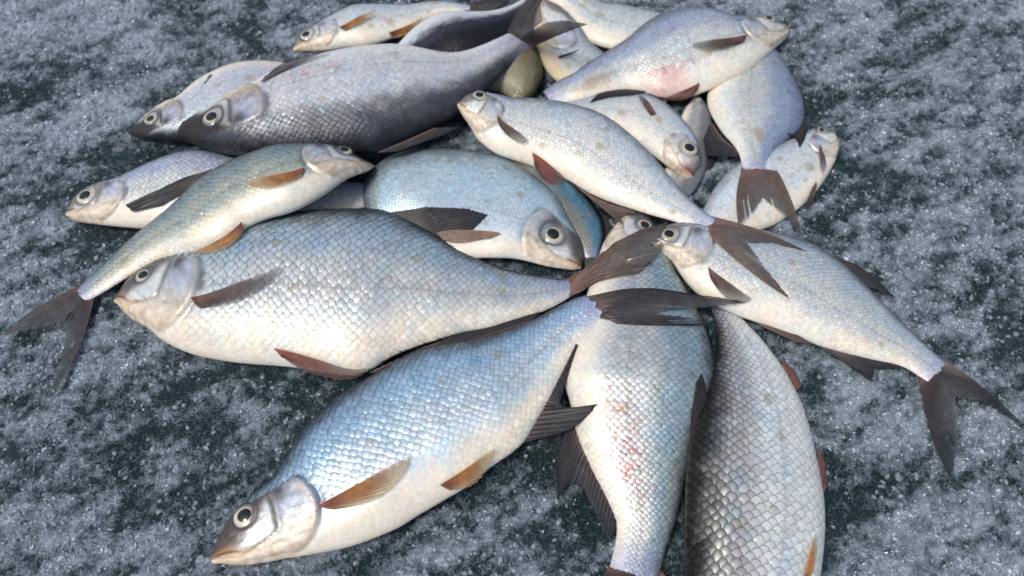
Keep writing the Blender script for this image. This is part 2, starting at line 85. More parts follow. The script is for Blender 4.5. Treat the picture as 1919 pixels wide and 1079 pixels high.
 'F1': {"st":[[-2456,-2588,40,52,2032],[-2420,-2570,53,80,2060],[-2371,-2543,65,123,2085],[-2313,-2508,77,171,2100],[-2248,-2466,88,217,2100],[-2171,-2420,99,256,2087],[-2085,-2374,108,290,2069],[-1994,-2326,117,323,2061],[-1895,-2278,126,359,2070],[-1797,-2226,134,404,2099],[-1700,-2168,143,458,2142],[-1602,-2103,152,512,2186],[-1507,-2026,160,563,2218],[-1405,-1944,166,606,2231],[-1297,-1859,170,636,2224],[-1185,-1768,173,651,2203],[-1063,-1682,176,661,2178],[-933,-1600,180,664,2157],[-800,-1515,185,670,2138],[-665,-1424,191,667,2116],[-526,-1335,197,647,2096],[-373,-1264,205,617,2099],[-221,-1194,215,573,2138],[-91,-1095,225,500,2197],[39,-988,237,424,2247],[171,-874,250,350,2271],[304,-752,264,281,2263],[446,-625,279,231,2229],[608,-509,295,204,2182],[778,-402,311,164,2132]],"roll":0,"k":1,"len":0.393,"eye":[0.113,0.448,0.0109],"gill":[0.275,0.025],"sf":[["pectoral_fin",[0.269,-0.274],[0.481,-0.398],0.2],["pelvic_fin",[0.506,-0.846],[0.644,-0.846],0.22]],"mf":[["anal_fin",[[85,-1693,215],[260,-1385,237],[485,-935,264],[586,-782,279]],[[395,-1595,237],[521,-1552,237],[654,-1453,260],[751,-1354,322],[620,-1382,254],[450,-1459,237],[427,-1290,249],[520,-994,279],[593,-780,330]]],["dorsal_fin",[[-785,-765,197],[-392,-685,225],[2,-560,250],[202,-483,264]],[[-541,-640,234],[-196,-551,234],[153,-428,234],[279,-388,234]]],["tail_fin",[[696,-258,311],[850,-552,311]],[[1662,-246,311],[1935,-275,311],[2233,-332,311],[1846,-384,311],[1531,-452,364],[1297,-509,407],[1571,-526,367],[1933,-558,311]]]]},
}
# ------------------------------------------------------------------ small numeric helpers
def sstep(a, b, x):
    t = np.clip((np.asarray(x, float) - a) / (b - a), 0, 1)
    return t * t * (3 - 2 * t)
def gau(x, w):
    return np.exp(-(x / w) ** 2)
def mixc(a, b, f):
    return a + (np.asarray(b, float) - a) * np.asarray(f)[..., None]
def unit(v):
    return v / np.maximum(np.linalg.norm(v, axis=-1, keepdims=True), 1e-12)
def hsh(i, j, seed):
    h = (i.astype(np.int64) * 374761393 + j.astype(np.int64) * 668265263 + seed * 1442695041) & 0x7fffffff
    h = ((h ^ (h >> 13)) * 1274126177) & 0x7fffffff
    h = h ^ (h >> 16)
    return (h & 0xffff) / 65535.0
def vnoise(x, y, seed=0):
    i = np.floor(x); j = np.floor(y)
    fx = x - i; fy = y - j
    fx = fx * fx * (3 - 2 * fx); fy = fy * fy * (3 - 2 * fy)
    a = hsh(i, j, seed); b = hsh(i + 1, j, seed); c = hsh(i, j + 1, seed); d = hsh(i + 1, j + 1, seed)
    return (a + (b - a) * fx) * (1 - fy) + (c + (d - c) * fx) * fy
def fbm(x, y, seed=0, oct=4):
    s = 0; a = .5
    for o in range(oct):
        s = s + a * vnoise(x * 2 ** o + 17.3 * o, y * 2 ** o - 9.1 * o, seed + o)
        a *= .5
    return s / (1 - .5 ** oct)
def spline(xs, ys, x):
    """natural cubic spline through (xs, ys), ys may have columns"""
    xs = np.asarray(xs, float); ys = np.asarray(ys, float); n = len(xs)
    flat = ys.ndim == 1
    if flat: ys = ys[:, None]
    h = np.diff(xs)
    A = np.zeros((n, n)); B = np.zeros((n, ys.shape[1]))
    A[0, 0] = A[-1, -1] = 1
    for i in range(1, n - 1):
        A[i, i - 1] = h[i - 1]; A[i, i] = 2 * (h[i - 1] + h[i]); A[i, i + 1] = h[i]
        B[i] = 6 * ((ys[i + 1] - ys[i]) / h[i] - (ys[i] - ys[i - 1]) / h[i - 1])
    m = np.linalg.solve(A, B)
    k = np.clip(np.searchsorted(xs, x) - 1, 0, n - 2)
    hk = h[k][:, None]; u = (xs[k + 1] - x)[:, None]; v = (x - xs[k])[:, None]
    r = m[k] * u ** 3 / (6 * hk) + m[k + 1] * v ** 3 / (6 * hk) + (ys[k] / hk - m[k] * hk / 6) * u + (ys[k + 1] / hk - m[k + 1] * hk / 6) * v
    return r[:, 0] if flat else r

# ------------------------------------------------------------------ mesh helpers
def mesh_object(name, V, F, material, parent=None, smooth=True, attrs=None, origin=None):
    """one mesh object from vertex and face arrays (faces all of one size, -1 padding allowed for triangles)"""
    V = np.asarray(V, np.float32).copy(); F = np.asarray(F)
    if origin is not None: V -= np.asarray(origin, np.float32)
    me = bpy.data.meshes.new(name)
    me.vertices.add(len(V)); me.vertices.foreach_set("co", V.ravel())
    n = F.shape[1]
    me.loops.add(F.size); me.loops.foreach_set("vertex_index", F.astype(np.int32).ravel())
    me.polygons.add(len(F))
    me.polygons.foreach_set("loop_start", np.arange(0, F.size, n, dtype=np.int32))
    me.polygons.foreach_set("loop_total", np.full(len(F), n, np.int32))
    me.polygons.foreach_set("use_smooth", np.full(len(F), smooth))
    me.update(calc_edges=True)
    for k, a in (attrs or {}).items():
        a = np.asarray(a, np.float32)
        if a.ndim == 2:
            at = me.color_attributes.new(k, 'FLOAT_COLOR', 'POINT')
            at.data.foreach_set("color", np.c_[a[:, :3], np.ones(len(a))].astype(np.float32).ravel())
        else:
            at = me.attributes.new(k, 'FLOAT', 'POINT')
            at.data.foreach_set("value", a)
    me.validate()
    o = bpy.data.objects.new(name, me)
    col.objects.link(o)
    if material: me.materials.append(material)
    if parent is not None:
        o.parent = parent
    return o
def grid_faces(n, m, wrap=False):
    i = np.arange(n - 1)[:, None]; j = np.arange(m if wrap else m - 1)[None, :]
    a = i * m + j; b = i * m + (j + 1) % m
    return np.stack([a, b, b + m, a + m], -1).reshape(-1, 4)

# ------------------------------------------------------------------ materials
def new_mat(name):
    m = bpy.data.materials.new(name); m.use_nodes = True
    nt = m.node_tree; nt.nodes.clear()
    out = nt.nodes.new("ShaderNodeOutputMaterial")
    p = nt.nodes.new("ShaderNodeBsdfPrincipled")
    nt.links.new(p.outputs[0], out.inputs[0])
    return m, nt, p, out
def N(nt, kind, **kw):
    n = nt.nodes.new(kind)
    for k, v in kw.items(): setattr(n, k, v)
    return n
def noise(nt, scale, detail=3, rough=.55):
    tc = N(nt, "ShaderNodeNewGeometry")
    n = N(nt, "ShaderNodeTexNoise"); n.inputs["Scale"].default_value = scale
    n.inputs["Detail"].default_value = detail; n.inputs["Roughness"].default_value = rough
    nt.links.new(tc.outputs["Position"], n.inputs["Vector"])
    return n
def maprange(nt, src, a, b, c, d):
    r = N(nt, "ShaderNodeMapRange")
    for i, v in enumerate((a, b, c, d)): r.inputs[i + 1].default_value = v
    nt.links.new(src, r.inputs[0]); return r.outputs[0]

def skin_material(name, metallic, rough, coat, bump, film=0.0):
    m, nt, p, out = new_mat(name)
    a = N(nt, "ShaderNodeVertexColor", layer_name="pig")
    n1 = noise(nt, 260, 4)
    n2 = noise(nt, 55, 3)
    hs = N(nt, "ShaderNodeMix", data_type='RGBA', blend_type='MULTIPLY'); hs.inputs[0].default_value = 1
    nt.links.new(a.outputs[0], hs.inputs[6])
    g = N(nt, "ShaderNodeCombineColor")
    f = maprange(nt, n1.outputs[0], .25, .75, .84, 1.1)
    for i in range(3): nt.links.new(f, g.inputs[i])
    nt.links.new(g.outputs[0], hs.inputs[7])
    nt.links.new(hs.outputs[2], p.inputs["Base Color"])
    nt.links.new(maprange(nt, n2.outputs[0], .3, .7, rough - .08, rough + .1), p.inputs["Roughness"])
    mt = N(nt, "ShaderNodeAttribute", attribute_name="met")
    mm = N(nt, "ShaderNodeMath", operation='MULTIPLY'); mm.inputs[1].default_value = metallic
    nt.links.new(mt.outputs["Fac"], mm.inputs[0]); nt.links.new(mm.outputs[0], p.inputs["Metallic"])
    p.inputs["Coat Weight"].default_value = coat
    p.inputs["Coat Roughness"].default_value = .07
    p.inputs["IOR"].default_value = 1.40
    p.inputs["Specular IOR Level"].default_value = .20
    if film:
        p.inputs["Thin Film Thickness"].default_value = film
        p.inputs["Thin Film IOR"].default_value = 1.36
    b = N(nt, "ShaderNodeBump"); b.inputs["Strength"].default_value = bump; b.inputs["Distance"].default_value = .0008
    n3 = noise(nt, 700, 2)
    nt.links.new(n3.outputs[0], b.inputs["Height"])
    nt.links.new(b.outputs[0], p.inputs["Normal"])
    # the film of slime breaks highlights into small glints
    b2 = N(nt, "ShaderNodeBump"); b2.inputs["Strength"].default_value = .55; b2.inputs["Distance"].default_value = .0016
    n4 = noise(nt, 330, 3, .6)
    nt.links.new(n4.outputs[0], b2.inputs["Height"]); nt.links.new(b2.outputs[0], p.inputs["Coat Normal"])
    return m
M_SKIN = skin_material("fish_skin", .75, .36, .24, .35)
M_SCALE = skin_material("fish_scale", .60, .36, .07, .15)

def fin_material():
    m, nt, p, out = new_mat("fin_membrane")
    a = N(nt, "ShaderNodeVertexColor", layer_name="pig")
    al = N(nt, "ShaderNodeAttribute", attribute_name="alp")
    n1 = noise(nt, 180, 4)
    hs = N(nt, "ShaderNodeMix", data_type='RGBA', blend_type='MULTIPLY'); hs.inputs[0].default_value = 1
    g = N(nt, "ShaderNodeCombineColor"); f = maprange(nt, n1.outputs[0], .25, .75, .7, 1.2)
    for i in range(3): nt.links.new(f, g.inputs[i])
    nt.links.new(a.outputs[0], hs.inputs[6]); nt.links.new(g.outputs[0], hs.inputs[7])
    nt.links.new(hs.outputs[2], p.inputs["Base Color"])
    p.inputs["Roughness"].default_value = .40
    p.inputs["Specular IOR Level"].default_value = .25
    p.inputs["Coat Weight"].default_value = .10; p.inputs["Coat Roughness"].default_value = .15
    tr = N(nt, "ShaderNodeBsdfTranslucent"); nt.links.new(hs.outputs[2], tr.inputs[0])
    mx = N(nt, "ShaderNodeMixShader"); mx.inputs[0].default_value = .18
    nt.links.new(p.outputs[0], mx.inputs[1]); nt.links.new(tr.outputs[0], mx.inputs[2])
    tp = N(nt, "ShaderNodeBsdfTransparent")
    mx2 = N(nt, "ShaderNodeMixShader")
    nt.links.new(al.outputs["Fac"], mx2.inputs[0])
    nt.links.new(tp.outputs[0], mx2.inputs[1]); nt.links.new(mx.outputs[0], mx2.inputs[2])
    nt.links.new(mx2.outputs[0], out.inputs[0])
    return m
M_FIN = fin_material()
def eye_material(name, rough):
    m, nt, p, out = new_mat(name)
    a = N(nt, "ShaderNodeVertexColor", layer_name="pig")
    n1 = noise(nt, 900, 3)
    hs = N(nt, "ShaderNodeMix", data_type='RGBA', blend_type='MULTIPLY'); hs.inputs[0].default_value = 1
    g = N(nt, "ShaderNodeCombineColor"); f = maprange(nt, n1.outputs[0], .3, .7, .75, 1.1)
    for i in range(3): nt.links.new(f, g.inputs[i])
    nt.links.new(a.outputs[0], hs.inputs[6]); nt.links.new(g.outputs[0], hs.inputs[7])
    nt.links.new(hs.outputs[2], p.inputs["Base Color"])
    p.inputs["Roughness"].default_value = rough
    p.inputs["Coat Weight"].default_value = .8; p.inputs["Coat Roughness"].default_value = .06
    return m
M_EYE = eye_material("eye_iris", .35)
M_PUPIL = eye_material("eye_pupil", .12)

# ------------------------------------------------------------------ the ice
rng = np.random.default_rng(7)
HG = 0.003; HX0, HX1, HY0, HY1 = -.95, .95, -.6, .95
HM = np.zeros((int((HX1 - HX0) / HG), int((HY1 - HY0) / HG)))      # what lies highest at each spot so far
def hidx(P):
    i = np.clip(((P[..., 0] - HX0) / HG).astype(int), 0, HM.shape[0] - 1)
    j = np.clip(((P[..., 1] - HY0) / HG).astype(int), 0, HM.shape[1] - 1)
    return i, j
def hget(P): return HM[hidx(P)]
def stamp(P):
    P = P.reshape(-1, 3); i, j = hidx(P); np.maximum.at(HM, (i, j), P[:, 2])

# meltwater round the fish: the ice is bare and dark close to them
wx = np.arange(-1.0, 1.0, .01); wet = np.zeros((len(wx), len(wx)))
for key_ in FIT:
    for q_ in FIT[key_]['st'][::2]:
        dd_ = np.sqrt((wx[:, None] - q_[0] * 1e-4) ** 2 + (wx[None] - q_[1] * 1e-4) ** 2) - q_[3] * 1e-4
        wet = np.maximum(wet, sstep(.060, .0, dd_))
def wet_at(x, y):
    f = np.clip((x + 1) / .01, 0, len(wx) - 2); g_ = np.clip((y + 1) / .01, 0, len(wx) - 2)
    i = f.astype(int); j = g_.astype(int); f = f - i; g_ = g_ - j
    return (wet[i, j] * (1 - f) + wet[i + 1, j] * f) * (1 - g_) + (wet[i, j + 1] * (1 - f) + wet[i + 1, j + 1] * f) * g_
def frost_mask(x, y):
    big = fbm(x * 8 + 3.1 + y * 2, y * 13 + 1.7 - x * 3, 11, 5)
    mid = fbm(x * 24 + y * 16, y * 58 - x * 30, 21, 5)
    fine = fbm(x * 150, y * 150, 31, 3)
    return sstep(.32, .68, big * .33 + mid * .40 + fine * .27 - .07 * wet_at(x, y))
def ice_height(x, y, f):
    r1 = 1 - np.abs(2 * fbm(x * 95, y * 95, 41, 3) - 1)
    n2 = fbm(x * 230, y * 230, 51, 3)
    h = -.0030 + .0030 * f + .0050 * (r1 - .6) * (.7 + .3 * f) + .0062 * (n2 - .5) * (.8 + .4 * f)
    return h
STEP = .0022
def axis(a, b):
    core = np.arange(a, b, STEP)
    g = [0.0]
    s = STEP
    while g[-1] < 150: s *= 1.28; g.append(g[-1] + s)
    g = np.array(g[1:])
    return np.r_[(a - g)[::-1], core, core[-1] + g]
ax = axis(-.80, .80); ay = axis(-.40, .60)
gx, gy = np.meshgrid(ax, ay, indexing='ij')
fm = frost_mask(gx, gy)
hz = ice_height(gx, gy, fm)
fade = np.clip(1.6 - .5 * np.maximum(np.abs(gx), np.abs(gy)), 0, 1)
hz = hz * fade

m, nt, p, out = new_mat("wet_ice")
fa = N(nt, "ShaderNodeAttribute", attribute_name="frost")
n1 = noise(nt, 300, 6, .8); n2 = noise(nt, 120, 4); n3 = noise(nt, 14, 4)
ad = N(nt, "ShaderNodeMath", operation='MULTIPLY_ADD'); nt.links.new(n1.outputs[0], ad.inputs[0]); ad.inputs[1].default_value = 1.05

nt.links.new(fa.outputs["Fac"], ad.inputs[2])
n5 = noise(nt, 150, 5, .68); n5.inputs["Distortion"].default_value = .9
rd = N(nt, "ShaderNodeMath", operation='SUBTRACT'); rd.inputs[1].default_value = .5; nt.links.new(n5.outputs[0], rd.inputs[0])
ra = N(nt, "ShaderNodeMath", operation='ABSOLUTE'); nt.links.new(rd.outputs[0], ra.inputs[0])
rl = maprange(nt, ra.outputs[0], 0, .09, .50, 0)                 # thin bright crystal edges
ag = N(nt, "ShaderNodeMath", operation='ADD'); nt.links.new(ad.outputs[0], ag.inputs[0]); nt.links.new(rl, ag.inputs[1])
fr = maprange(nt, ag.outputs[0], .82, 1.88, 0, 1)
deep = N(nt, "ShaderNodeValToRGB")
deep.color_ramp.elements[0].color = (.011, .029, .031, 1); deep.color_ramp.elements[1].color = (.032, .066, .074, 1)
deep.color_ramp.elements[0].position = .3; deep.color_ramp.elements[1].position = .75
nt.links.new(n3.outputs[0], deep.inputs[0])
mx = N(nt, "ShaderNodeMix", data_type='RGBA'); nt.links.new(fr, mx.inputs[0])
nt.links.new(deep.outputs[0], mx.inputs[6]); mx.inputs[7].default_value = (.60, .70, .82, 1)
nt.links.new(mx.outputs[2], p.inputs["Base Color"])
nt.links.new(maprange(nt, fr, 0, 1, .07, .34), p.inputs["Roughness"])
p.inputs["IOR"].default_value = 1.31
bm = N(nt, "ShaderNodeBump"); bm.inputs["Strength"].default_value = 1.0; bm.inputs["Distance"].default_value = .003
nt.links.new(ag.outputs[0], bm.inputs["Height"]); nt.links.new(bm.outputs[0], p.inputs["Normal"])
M_ICE = m
ice = mesh_object("ice", np.stack([gx, gy, hz], -1).reshape(-1, 3), grid_faces(len(ax), len(ay)), M_ICE,
                  attrs={"frost": fm.ravel()})
ice["kind"] = "structure"
ice["label"] = "wet grey lake ice with granular frost patches"

# ------------------------------------------------------------------ fish anatomy
TSN = 30
TS = (np.arange(TSN) / (TSN - 1)) ** 1.3
KT = ([0, .04, .12, .22, .4, .6, .8, 1], [.80, .65, .52, .42, .345, .31, .28, .26])
ZAX = np.array([0, 0, 1.0])
def wprof(Y): return np.maximum(1 - np.abs(Y) ** 2.5, 0) ** .55

class Body:
    """the smooth body surface of one fish: t runs snout to tail base, Y belly -1 to back +1"""
    def __init__(s, fit, spec):
        st = np.array(fit['st'], float)
        C = st[:, :3] * 1e-4; hd = st[:, 3] * 1e-4; an = np.unwrap(st[:, 4] * 1e-3)
        s.C, s.hd, s.an, s.fit, s.spec = C, hd, an, fit, spec
        r = math.radians(fit['roll']); s.c, s.s = math.cos(r), math.sin(r)
        s.L = fit['len']; s.u = s.L / .38
        s.tg = spec.get('tg', min(max(fit.get('gill', [.225, 0])[0], .19), .36))
        e = fit.get('eye'); s.eye = None
        if e: s.eye = [max(e[0], .05), min(max(e[1], spec.get('eymin', .05)), spec.get('eymax', .45)), e[2]]
        if 'eye' in spec: s.eye = spec['eye']
        # fine tables
        s.tf = np.linspace(0, 1, 401)
        s.Cf = spline(TS, C, s.tf); s.hf = np.maximum(spline(TS, hd, s.tf), .001); s.af = spline(TS, an, s.tf)
        s.kf = np.interp(s.tf, *KT) * fit['k']
        s.kf = np.convolve(np.pad(s.kf, 12, mode='edge'), np.ones(25) / 25, 'valid')
        s.arc = np.r_[0, np.cumsum(np.linalg.norm(np.diff(s.Cf, axis=0), axis=1))]
    def frame(s, t):
        ip = lambda q: np.interp(t, s.tf, q)
        C = np.stack([ip(s.Cf[:, i]) for i in range(3)], -1)
        h = ip(s.hf); a = ip(s.af); k = ip(s.kf)
        e = np.stack([np.cos(a), np.sin(a), 0 * a], -1)
        return C, e * s.c + ZAX * s.s, -e * s.s + ZAX * s.c, h, h * k
    def relief(s, t, Y):
        """head plates, gill edge, mouth and eye socket, in metres along the outward direction"""
        tg = s.tg; u = s.u
        edge = s.edge(Y); d = (edge - t) / tg
        inside = sstep(-.015, .02, d) * sstep(.66, .40, Y) * sstep(-.95, -.80, Y)
        h = .0024 * u * inside * sstep(.75, .0, d)
        h -= .0008 * u * gau(d + .03, .03) * sstep(.60, .42, Y) * sstep(-.97, -.8, Y)
        # preopercle groove
        pe = s.pre(Y); h -= .0012 * u * gau((t - pe) / tg - .02, .035) * sstep(.85, .5, np.abs(Y + .15))
        h -= .0006 * u * gau(Y + .40 - .35 * (t / tg - .8), .035) * sstep(.64, .70, t / tg) * sstep(1.0, .93, t / tg)
        # throat line
        h -= .0005 * u * gau(Y + .78 - .2 * t / tg, .05) * sstep(1.1, .8, t / tg) * sstep(.1, .3, t / tg)
        # mouth
        xm = t / tg
        h -= .0012 * u * gau(Y - s.mouth(xm), .05) * sstep(.27, .17, xm)
        h += .0007 * u * (gau(Y - s.mouth(xm) - .2, .12) + gau(Y - s.mouth(xm) + .2, .12)) * sstep(.28, .12, xm)
        if s.eye:
            rho = s.eyerho(t, Y)
            h -= .0010 * u * sstep(1.1, .8, rho)
            h += .0004 * u * gau(rho - 1.22, .16)
        plate = sstep(.16, .26, xm) * sstep(.02, -.03, (t - pe) / tg) * sstep(-.60 + .1 * xm, -.50 + .1 * xm, Y) * sstep(.6, .3, Y)
        h += .0006 * u * plate
        h += u * (.0006 * (vnoise(t / tg * 9, Y * 6, 5) - .5) + .0005 * (vnoise(t / tg * 24, Y * 15, 6) - .5)) * sstep(1.0, .8, xm)
        return h
    def mouth(s, xm): return -.22 - 1.15 * xm
    def edge(s, Y): return s.tg * (1.0 - .36 * (Y + .02) ** 2 - .34 * sstep(.36, .80, Y))
    def pre(s, Y): return s.tg * (.64 - .06 * (Y - .3) ** 2 - .34 * sstep(-.30, -.80, Y))
    def eyerho(s, t, Y):
        et, ey, er = s.eye
        h = np.interp(et, s.tf, s.hf)
        dx = np.interp(t, s.tf, s.arc) - np.interp(et, s.tf, s.arc)
        dy = (Y - ey) * h * 1.05
        return np.sqrt(dx ** 2 + dy ** 2) / er
    def point(s, t, Y, up=True, rel=True):
        t = np.asarray(t, float); Y = np.asarray(Y, float)
        C, D, Nn, h, w = s.frame(t)
        side = 1.0 if up else -.85
        P = C + D * (h * Y)[..., None] + Nn * (w * wprof(Y) * side)[..., None]
        if rel and up:
            n = unit(Nn * np.maximum(wprof(Y), .15)[..., None] + D * (Y * .8)[..., None])
            P = P + n * s.relief(t, Y)[..., None] * sstep(0, .012, t)[..., None]
        return P
    def normal(s, t, Y):
        C, D, Nn, h, w = s.frame(t)
        dY = .01
        a = s.point(t, np.clip(Y + dY, -.999, .999), rel=False) - s.point(t, np.clip(Y - dY, -.999, .999), rel=False)
        b = s.point(np.clip(t + .01, 0, 1), Y, rel=False) - s.point(np.clip(t - .01, 0, 1), Y, rel=False)
        n = unit(np.cross(a, b))
        sg = np.sign((n * (Nn + D * np.asarray(Y)[..., None] * .3)).sum(-1, keepdims=True))
        return n * sg
    # ---------------- pigment
    def pigment(s, t, Y, seed, scaled=None):
        q = s.spec
        a = np.interp(t, s.tf, s.arc)
        n1 = fbm(a * 90 + seed, Y * 7 + seed, seed, 3) - .5
        n2 = fbm(a * 420, Y * 30, seed + 5, 3) - .5
        y = Y + .22 * n1 + .08 * n2
        belly, flank, upper, back = (np.array(q[k]) for k in ('belly', 'flank', 'upper', 'back'))
        c = np.zeros(np.shape(t) + (3,)) + belly
        c = mixc(c, flank, sstep(q.get('f0', -.78), q.get('f1', -.35), y))
        c = mixc(c, upper, sstep(q.get('u0', -.05), q.get('u1', .45), y))
        c = mixc(c, back, sstep(q.get('b0', .52), q.get('b1', .97), y))
        # wide soft blotches of warmer slime
        n3 = fbm(a * 38 + 9 * seed, Y * 3.2 + seed, seed + 9, 3)
        c = mixc(c, c * np.array([1.0, .90, .74]), sstep(.52, .72, n3) * q.get('slime', .14))
        n4 = fbm(a * 60 - 4 * seed, Y * 4 + 2 * seed, seed + 13, 2)
        c = mixc(c, c * np.array([.84, .96, 1.04]), sstep(.5, .75, n4) * .7)
        # lilac tint where the scales end at the tail
        c = mixc(c, np.array([.46, .47, .68]), sstep(.90, 1.0, t) * .55)
        tan = np.array([.46, .38, .24])
        for k in range(q.get('spots', 4)):
            rr = np.random.default_rng(seed * 31 + k)
            ta, ya, ra = rr.uniform(.3, .93), rr.uniform(-.6, .6), rr.uniform(.0022, .0052)
            h = np.interp(ta, s.tf, s.hf)
            dd = np.sqrt(((a - np.interp(ta, s.tf, s.arc)) / 1.2) ** 2 + ((Y - ya) * h) ** 2) / ra + .5 * n2 + .35 * n1
            c = mixc(c, tan, sstep(1.15, .8, dd) * .6)
        for (ta, ya, ra, la) in q.get('blood', []):
            h = np.interp(ta, s.tf, s.hf)
            da = (a - np.interp(ta, s.tf, s.arc)) / (la); db = (Y - ya) * h / ra
            dd = np.sqrt(da ** 2 + db ** 2)
            spk = sstep(.62, .70, vnoise(a * 560, Y * h * 260 + 7, seed + 3))
            c = mixc(c, np.array([.50, .10, .08]), sstep(1.1, .4, dd) * (.03 + .45 * spk))
        for (ta, ya, ra, la, tint, f) in q.get('stain', []):
            h = np.interp(ta, s.tf, s.hf)
            dd = np.sqrt(((a - np.interp(ta, s.tf, s.arc)) / la) ** 2 + ((Y - ya) * h / ra) ** 2) + .5 * n1 + .3 * n2
            c = mixc(c, np.array(tint), sstep(1.1, .45, dd) * f)
        # ---- head
        tg = s.tg; ed = s.edge(Y); d = (ed - t) / tg; xm = t / tg
        hd_in = sstep(-.01, .02, d)
        top, cheek, lip = (np.array(q[k]) for k in ('top', 'cheek', 'lip'))
        pe = s.pre(Y)
        hc = np.zeros_like(c) + belly * np.array([1.0, .90, .78])
        hc = mixc(hc, cheek, sstep(-.62, -.42, y - .12 * n1))
        # bright plate under and behind the eye, with a crisp lower edge
        plate = sstep(.16, .26, xm) * sstep(.02, -.03, (t - pe) / tg) * sstep(-.60 + .1 * xm, -.50 + .1 * xm, Y)
        hc = mixc(hc, np.array(q.get('plate', (.66, .67, .66))), plate * .9)
        hc = mixc(hc, np.array([.50, .34, .24]), gau(Y + .60 - .1 * xm, .045) * sstep(.18, .3, xm) * sstep(.75, .55, xm) * .6)  # orange-brown shadow line painted along the plate's lower edge
        # gill cover: lilac-grey centre, cream below, dark patch at its upper front
        og = sstep(.0, .06, (t - pe) / tg)
        hc = mixc(hc, np.array(q.get('operc', (.44, .47, .58))), og * sstep(-.40, .05, y) * .85)
        hc = mixc(hc, np.array([.66, .56, .47]), og * sstep(-.15, -.5, y) * .7)
        # dusky crown, running down over the snout
        yb = q.get('crown', 0) + np.interp(xm, [0, .22, .36, .5, .7, 1], [-.50, -.46, -.22, .18, .52, .70])
        dk = sstep(yb - .14, yb + .26, Y + .10 * n1 + .05 * n2)
        hc = mixc(hc, top * 1.5, dk * .85)
        hc = mixc(hc, top, sstep(yb + .05, yb + .5, Y + .12 * n1) * .9)
        hc = mixc(hc, top * .7, gau((t - pe) / tg - .09, .09) * gau(Y - .42, .24) * .9)
        hc = mixc(hc, top * .6, gau((t - pe) / tg, .022) * sstep(.8, .4, np.abs(Y + .1)) * .75)
        lw = q.get('lipw', 1.0)
        hc = mixc(hc, lip, gau(Y - s.mouth(xm) - .05, .26 * lw) * sstep(.34 * lw, .12 * lw, xm) * .9)
        hc = mixc(hc, lip * .3, gau(Y - s.mouth(xm), .05) * sstep(.30, .18, xm))
        hc = mixc(hc, np.array([.30, .22, .18]), gau(Y + .40 - .35 * (xm - .8), .035) * sstep(.66, .72, xm) * .6)
        hc = mixc(hc, np.array([.74, .74, .72]), gau((t - pe) / tg + .07, .045) * sstep(.55, .2, np.abs(Y)) * .7)
        hc = hc * (.80 + .40 * fbm(a * 330, Y * 16 + seed, seed + 41, 4))[..., None]
        hc = mixc(hc, hc * np.array([.80, .62, .52]), sstep(.55, .8, fbm(a * 170 + 5, Y * 9, seed + 43, 3)) * .55)
        ang_ = np.arctan2((Y - .45) * .25, np.maximum((t - pe) / tg + .05, 1e-3))
        hc = hc * (1 + .10 * np.sin(ang_ * 26 + 3 * n1) * og)[..., None]
        # nostril
        hc = mixc(hc, np.array([.03, .03, .03]), gau((xm - .27), .03) * gau(Y - .55, .07))
        if s.eye:
            rho = s.eyerho(t, Y)
            hc = mixc(hc, top * .5, gau(rho - 1.12, .13) * .95)
            hc = mixc(hc, top * 1.8, sstep(1.9, 1.1, rho) * .45)
            hc = mixc(hc, top * 1.2, gau(rho - 1.3, .4) * .35 * sstep(-.2, .3, Y - s.eye[1] + .2))
        c = mixc(c, hc, hd_in)
        # gill opening: crease shading painted in as a dark line, beside its pale membrane
        lim = sstep(.60, .42, Y) * sstep(-.98, -.8, Y)
        c = mixc(c, np.array([.42, .32, .22]), gau(d - .05, .03) * lim * .5)
        c = mixc(c, np.array([.08, .06, .055]), gau(d + .03, .03) * lim * sstep(-.95, -.3, Y) * (.25 + .5 * sstep(.35, .65, vnoise(Y * 4 + seed, t * 0, seed + 2))))
        c = c * np.array([.965, 1.0, .985])
        fs = fbm(a * 900, Y * 60, seed + 21, 2)
        c = c * (.93 + .14 * fs)[..., None]
        c = mixc(c, c * .35, sstep(.80, .86, vnoise(a * 520, Y * 34, seed + 23)) * sstep(.1, .6, Y) * .5)
        return np.clip(c, 0.004, .95)

def silvering(b, t, Y):
    """how mirror-like the skin is: strong on the flank, weak on belly and head"""
    m_ = .12 + .88 * sstep(-.80, -.25, Y + .1 * (vnoise(t * 30, Y * 4, 3) - .5))
    head = sstep(-.02, .03, (b.edge(Y) - t) / b.tg)
    return m_ * (1 - .55 * head) * b.spec.get('silver', 1.0)

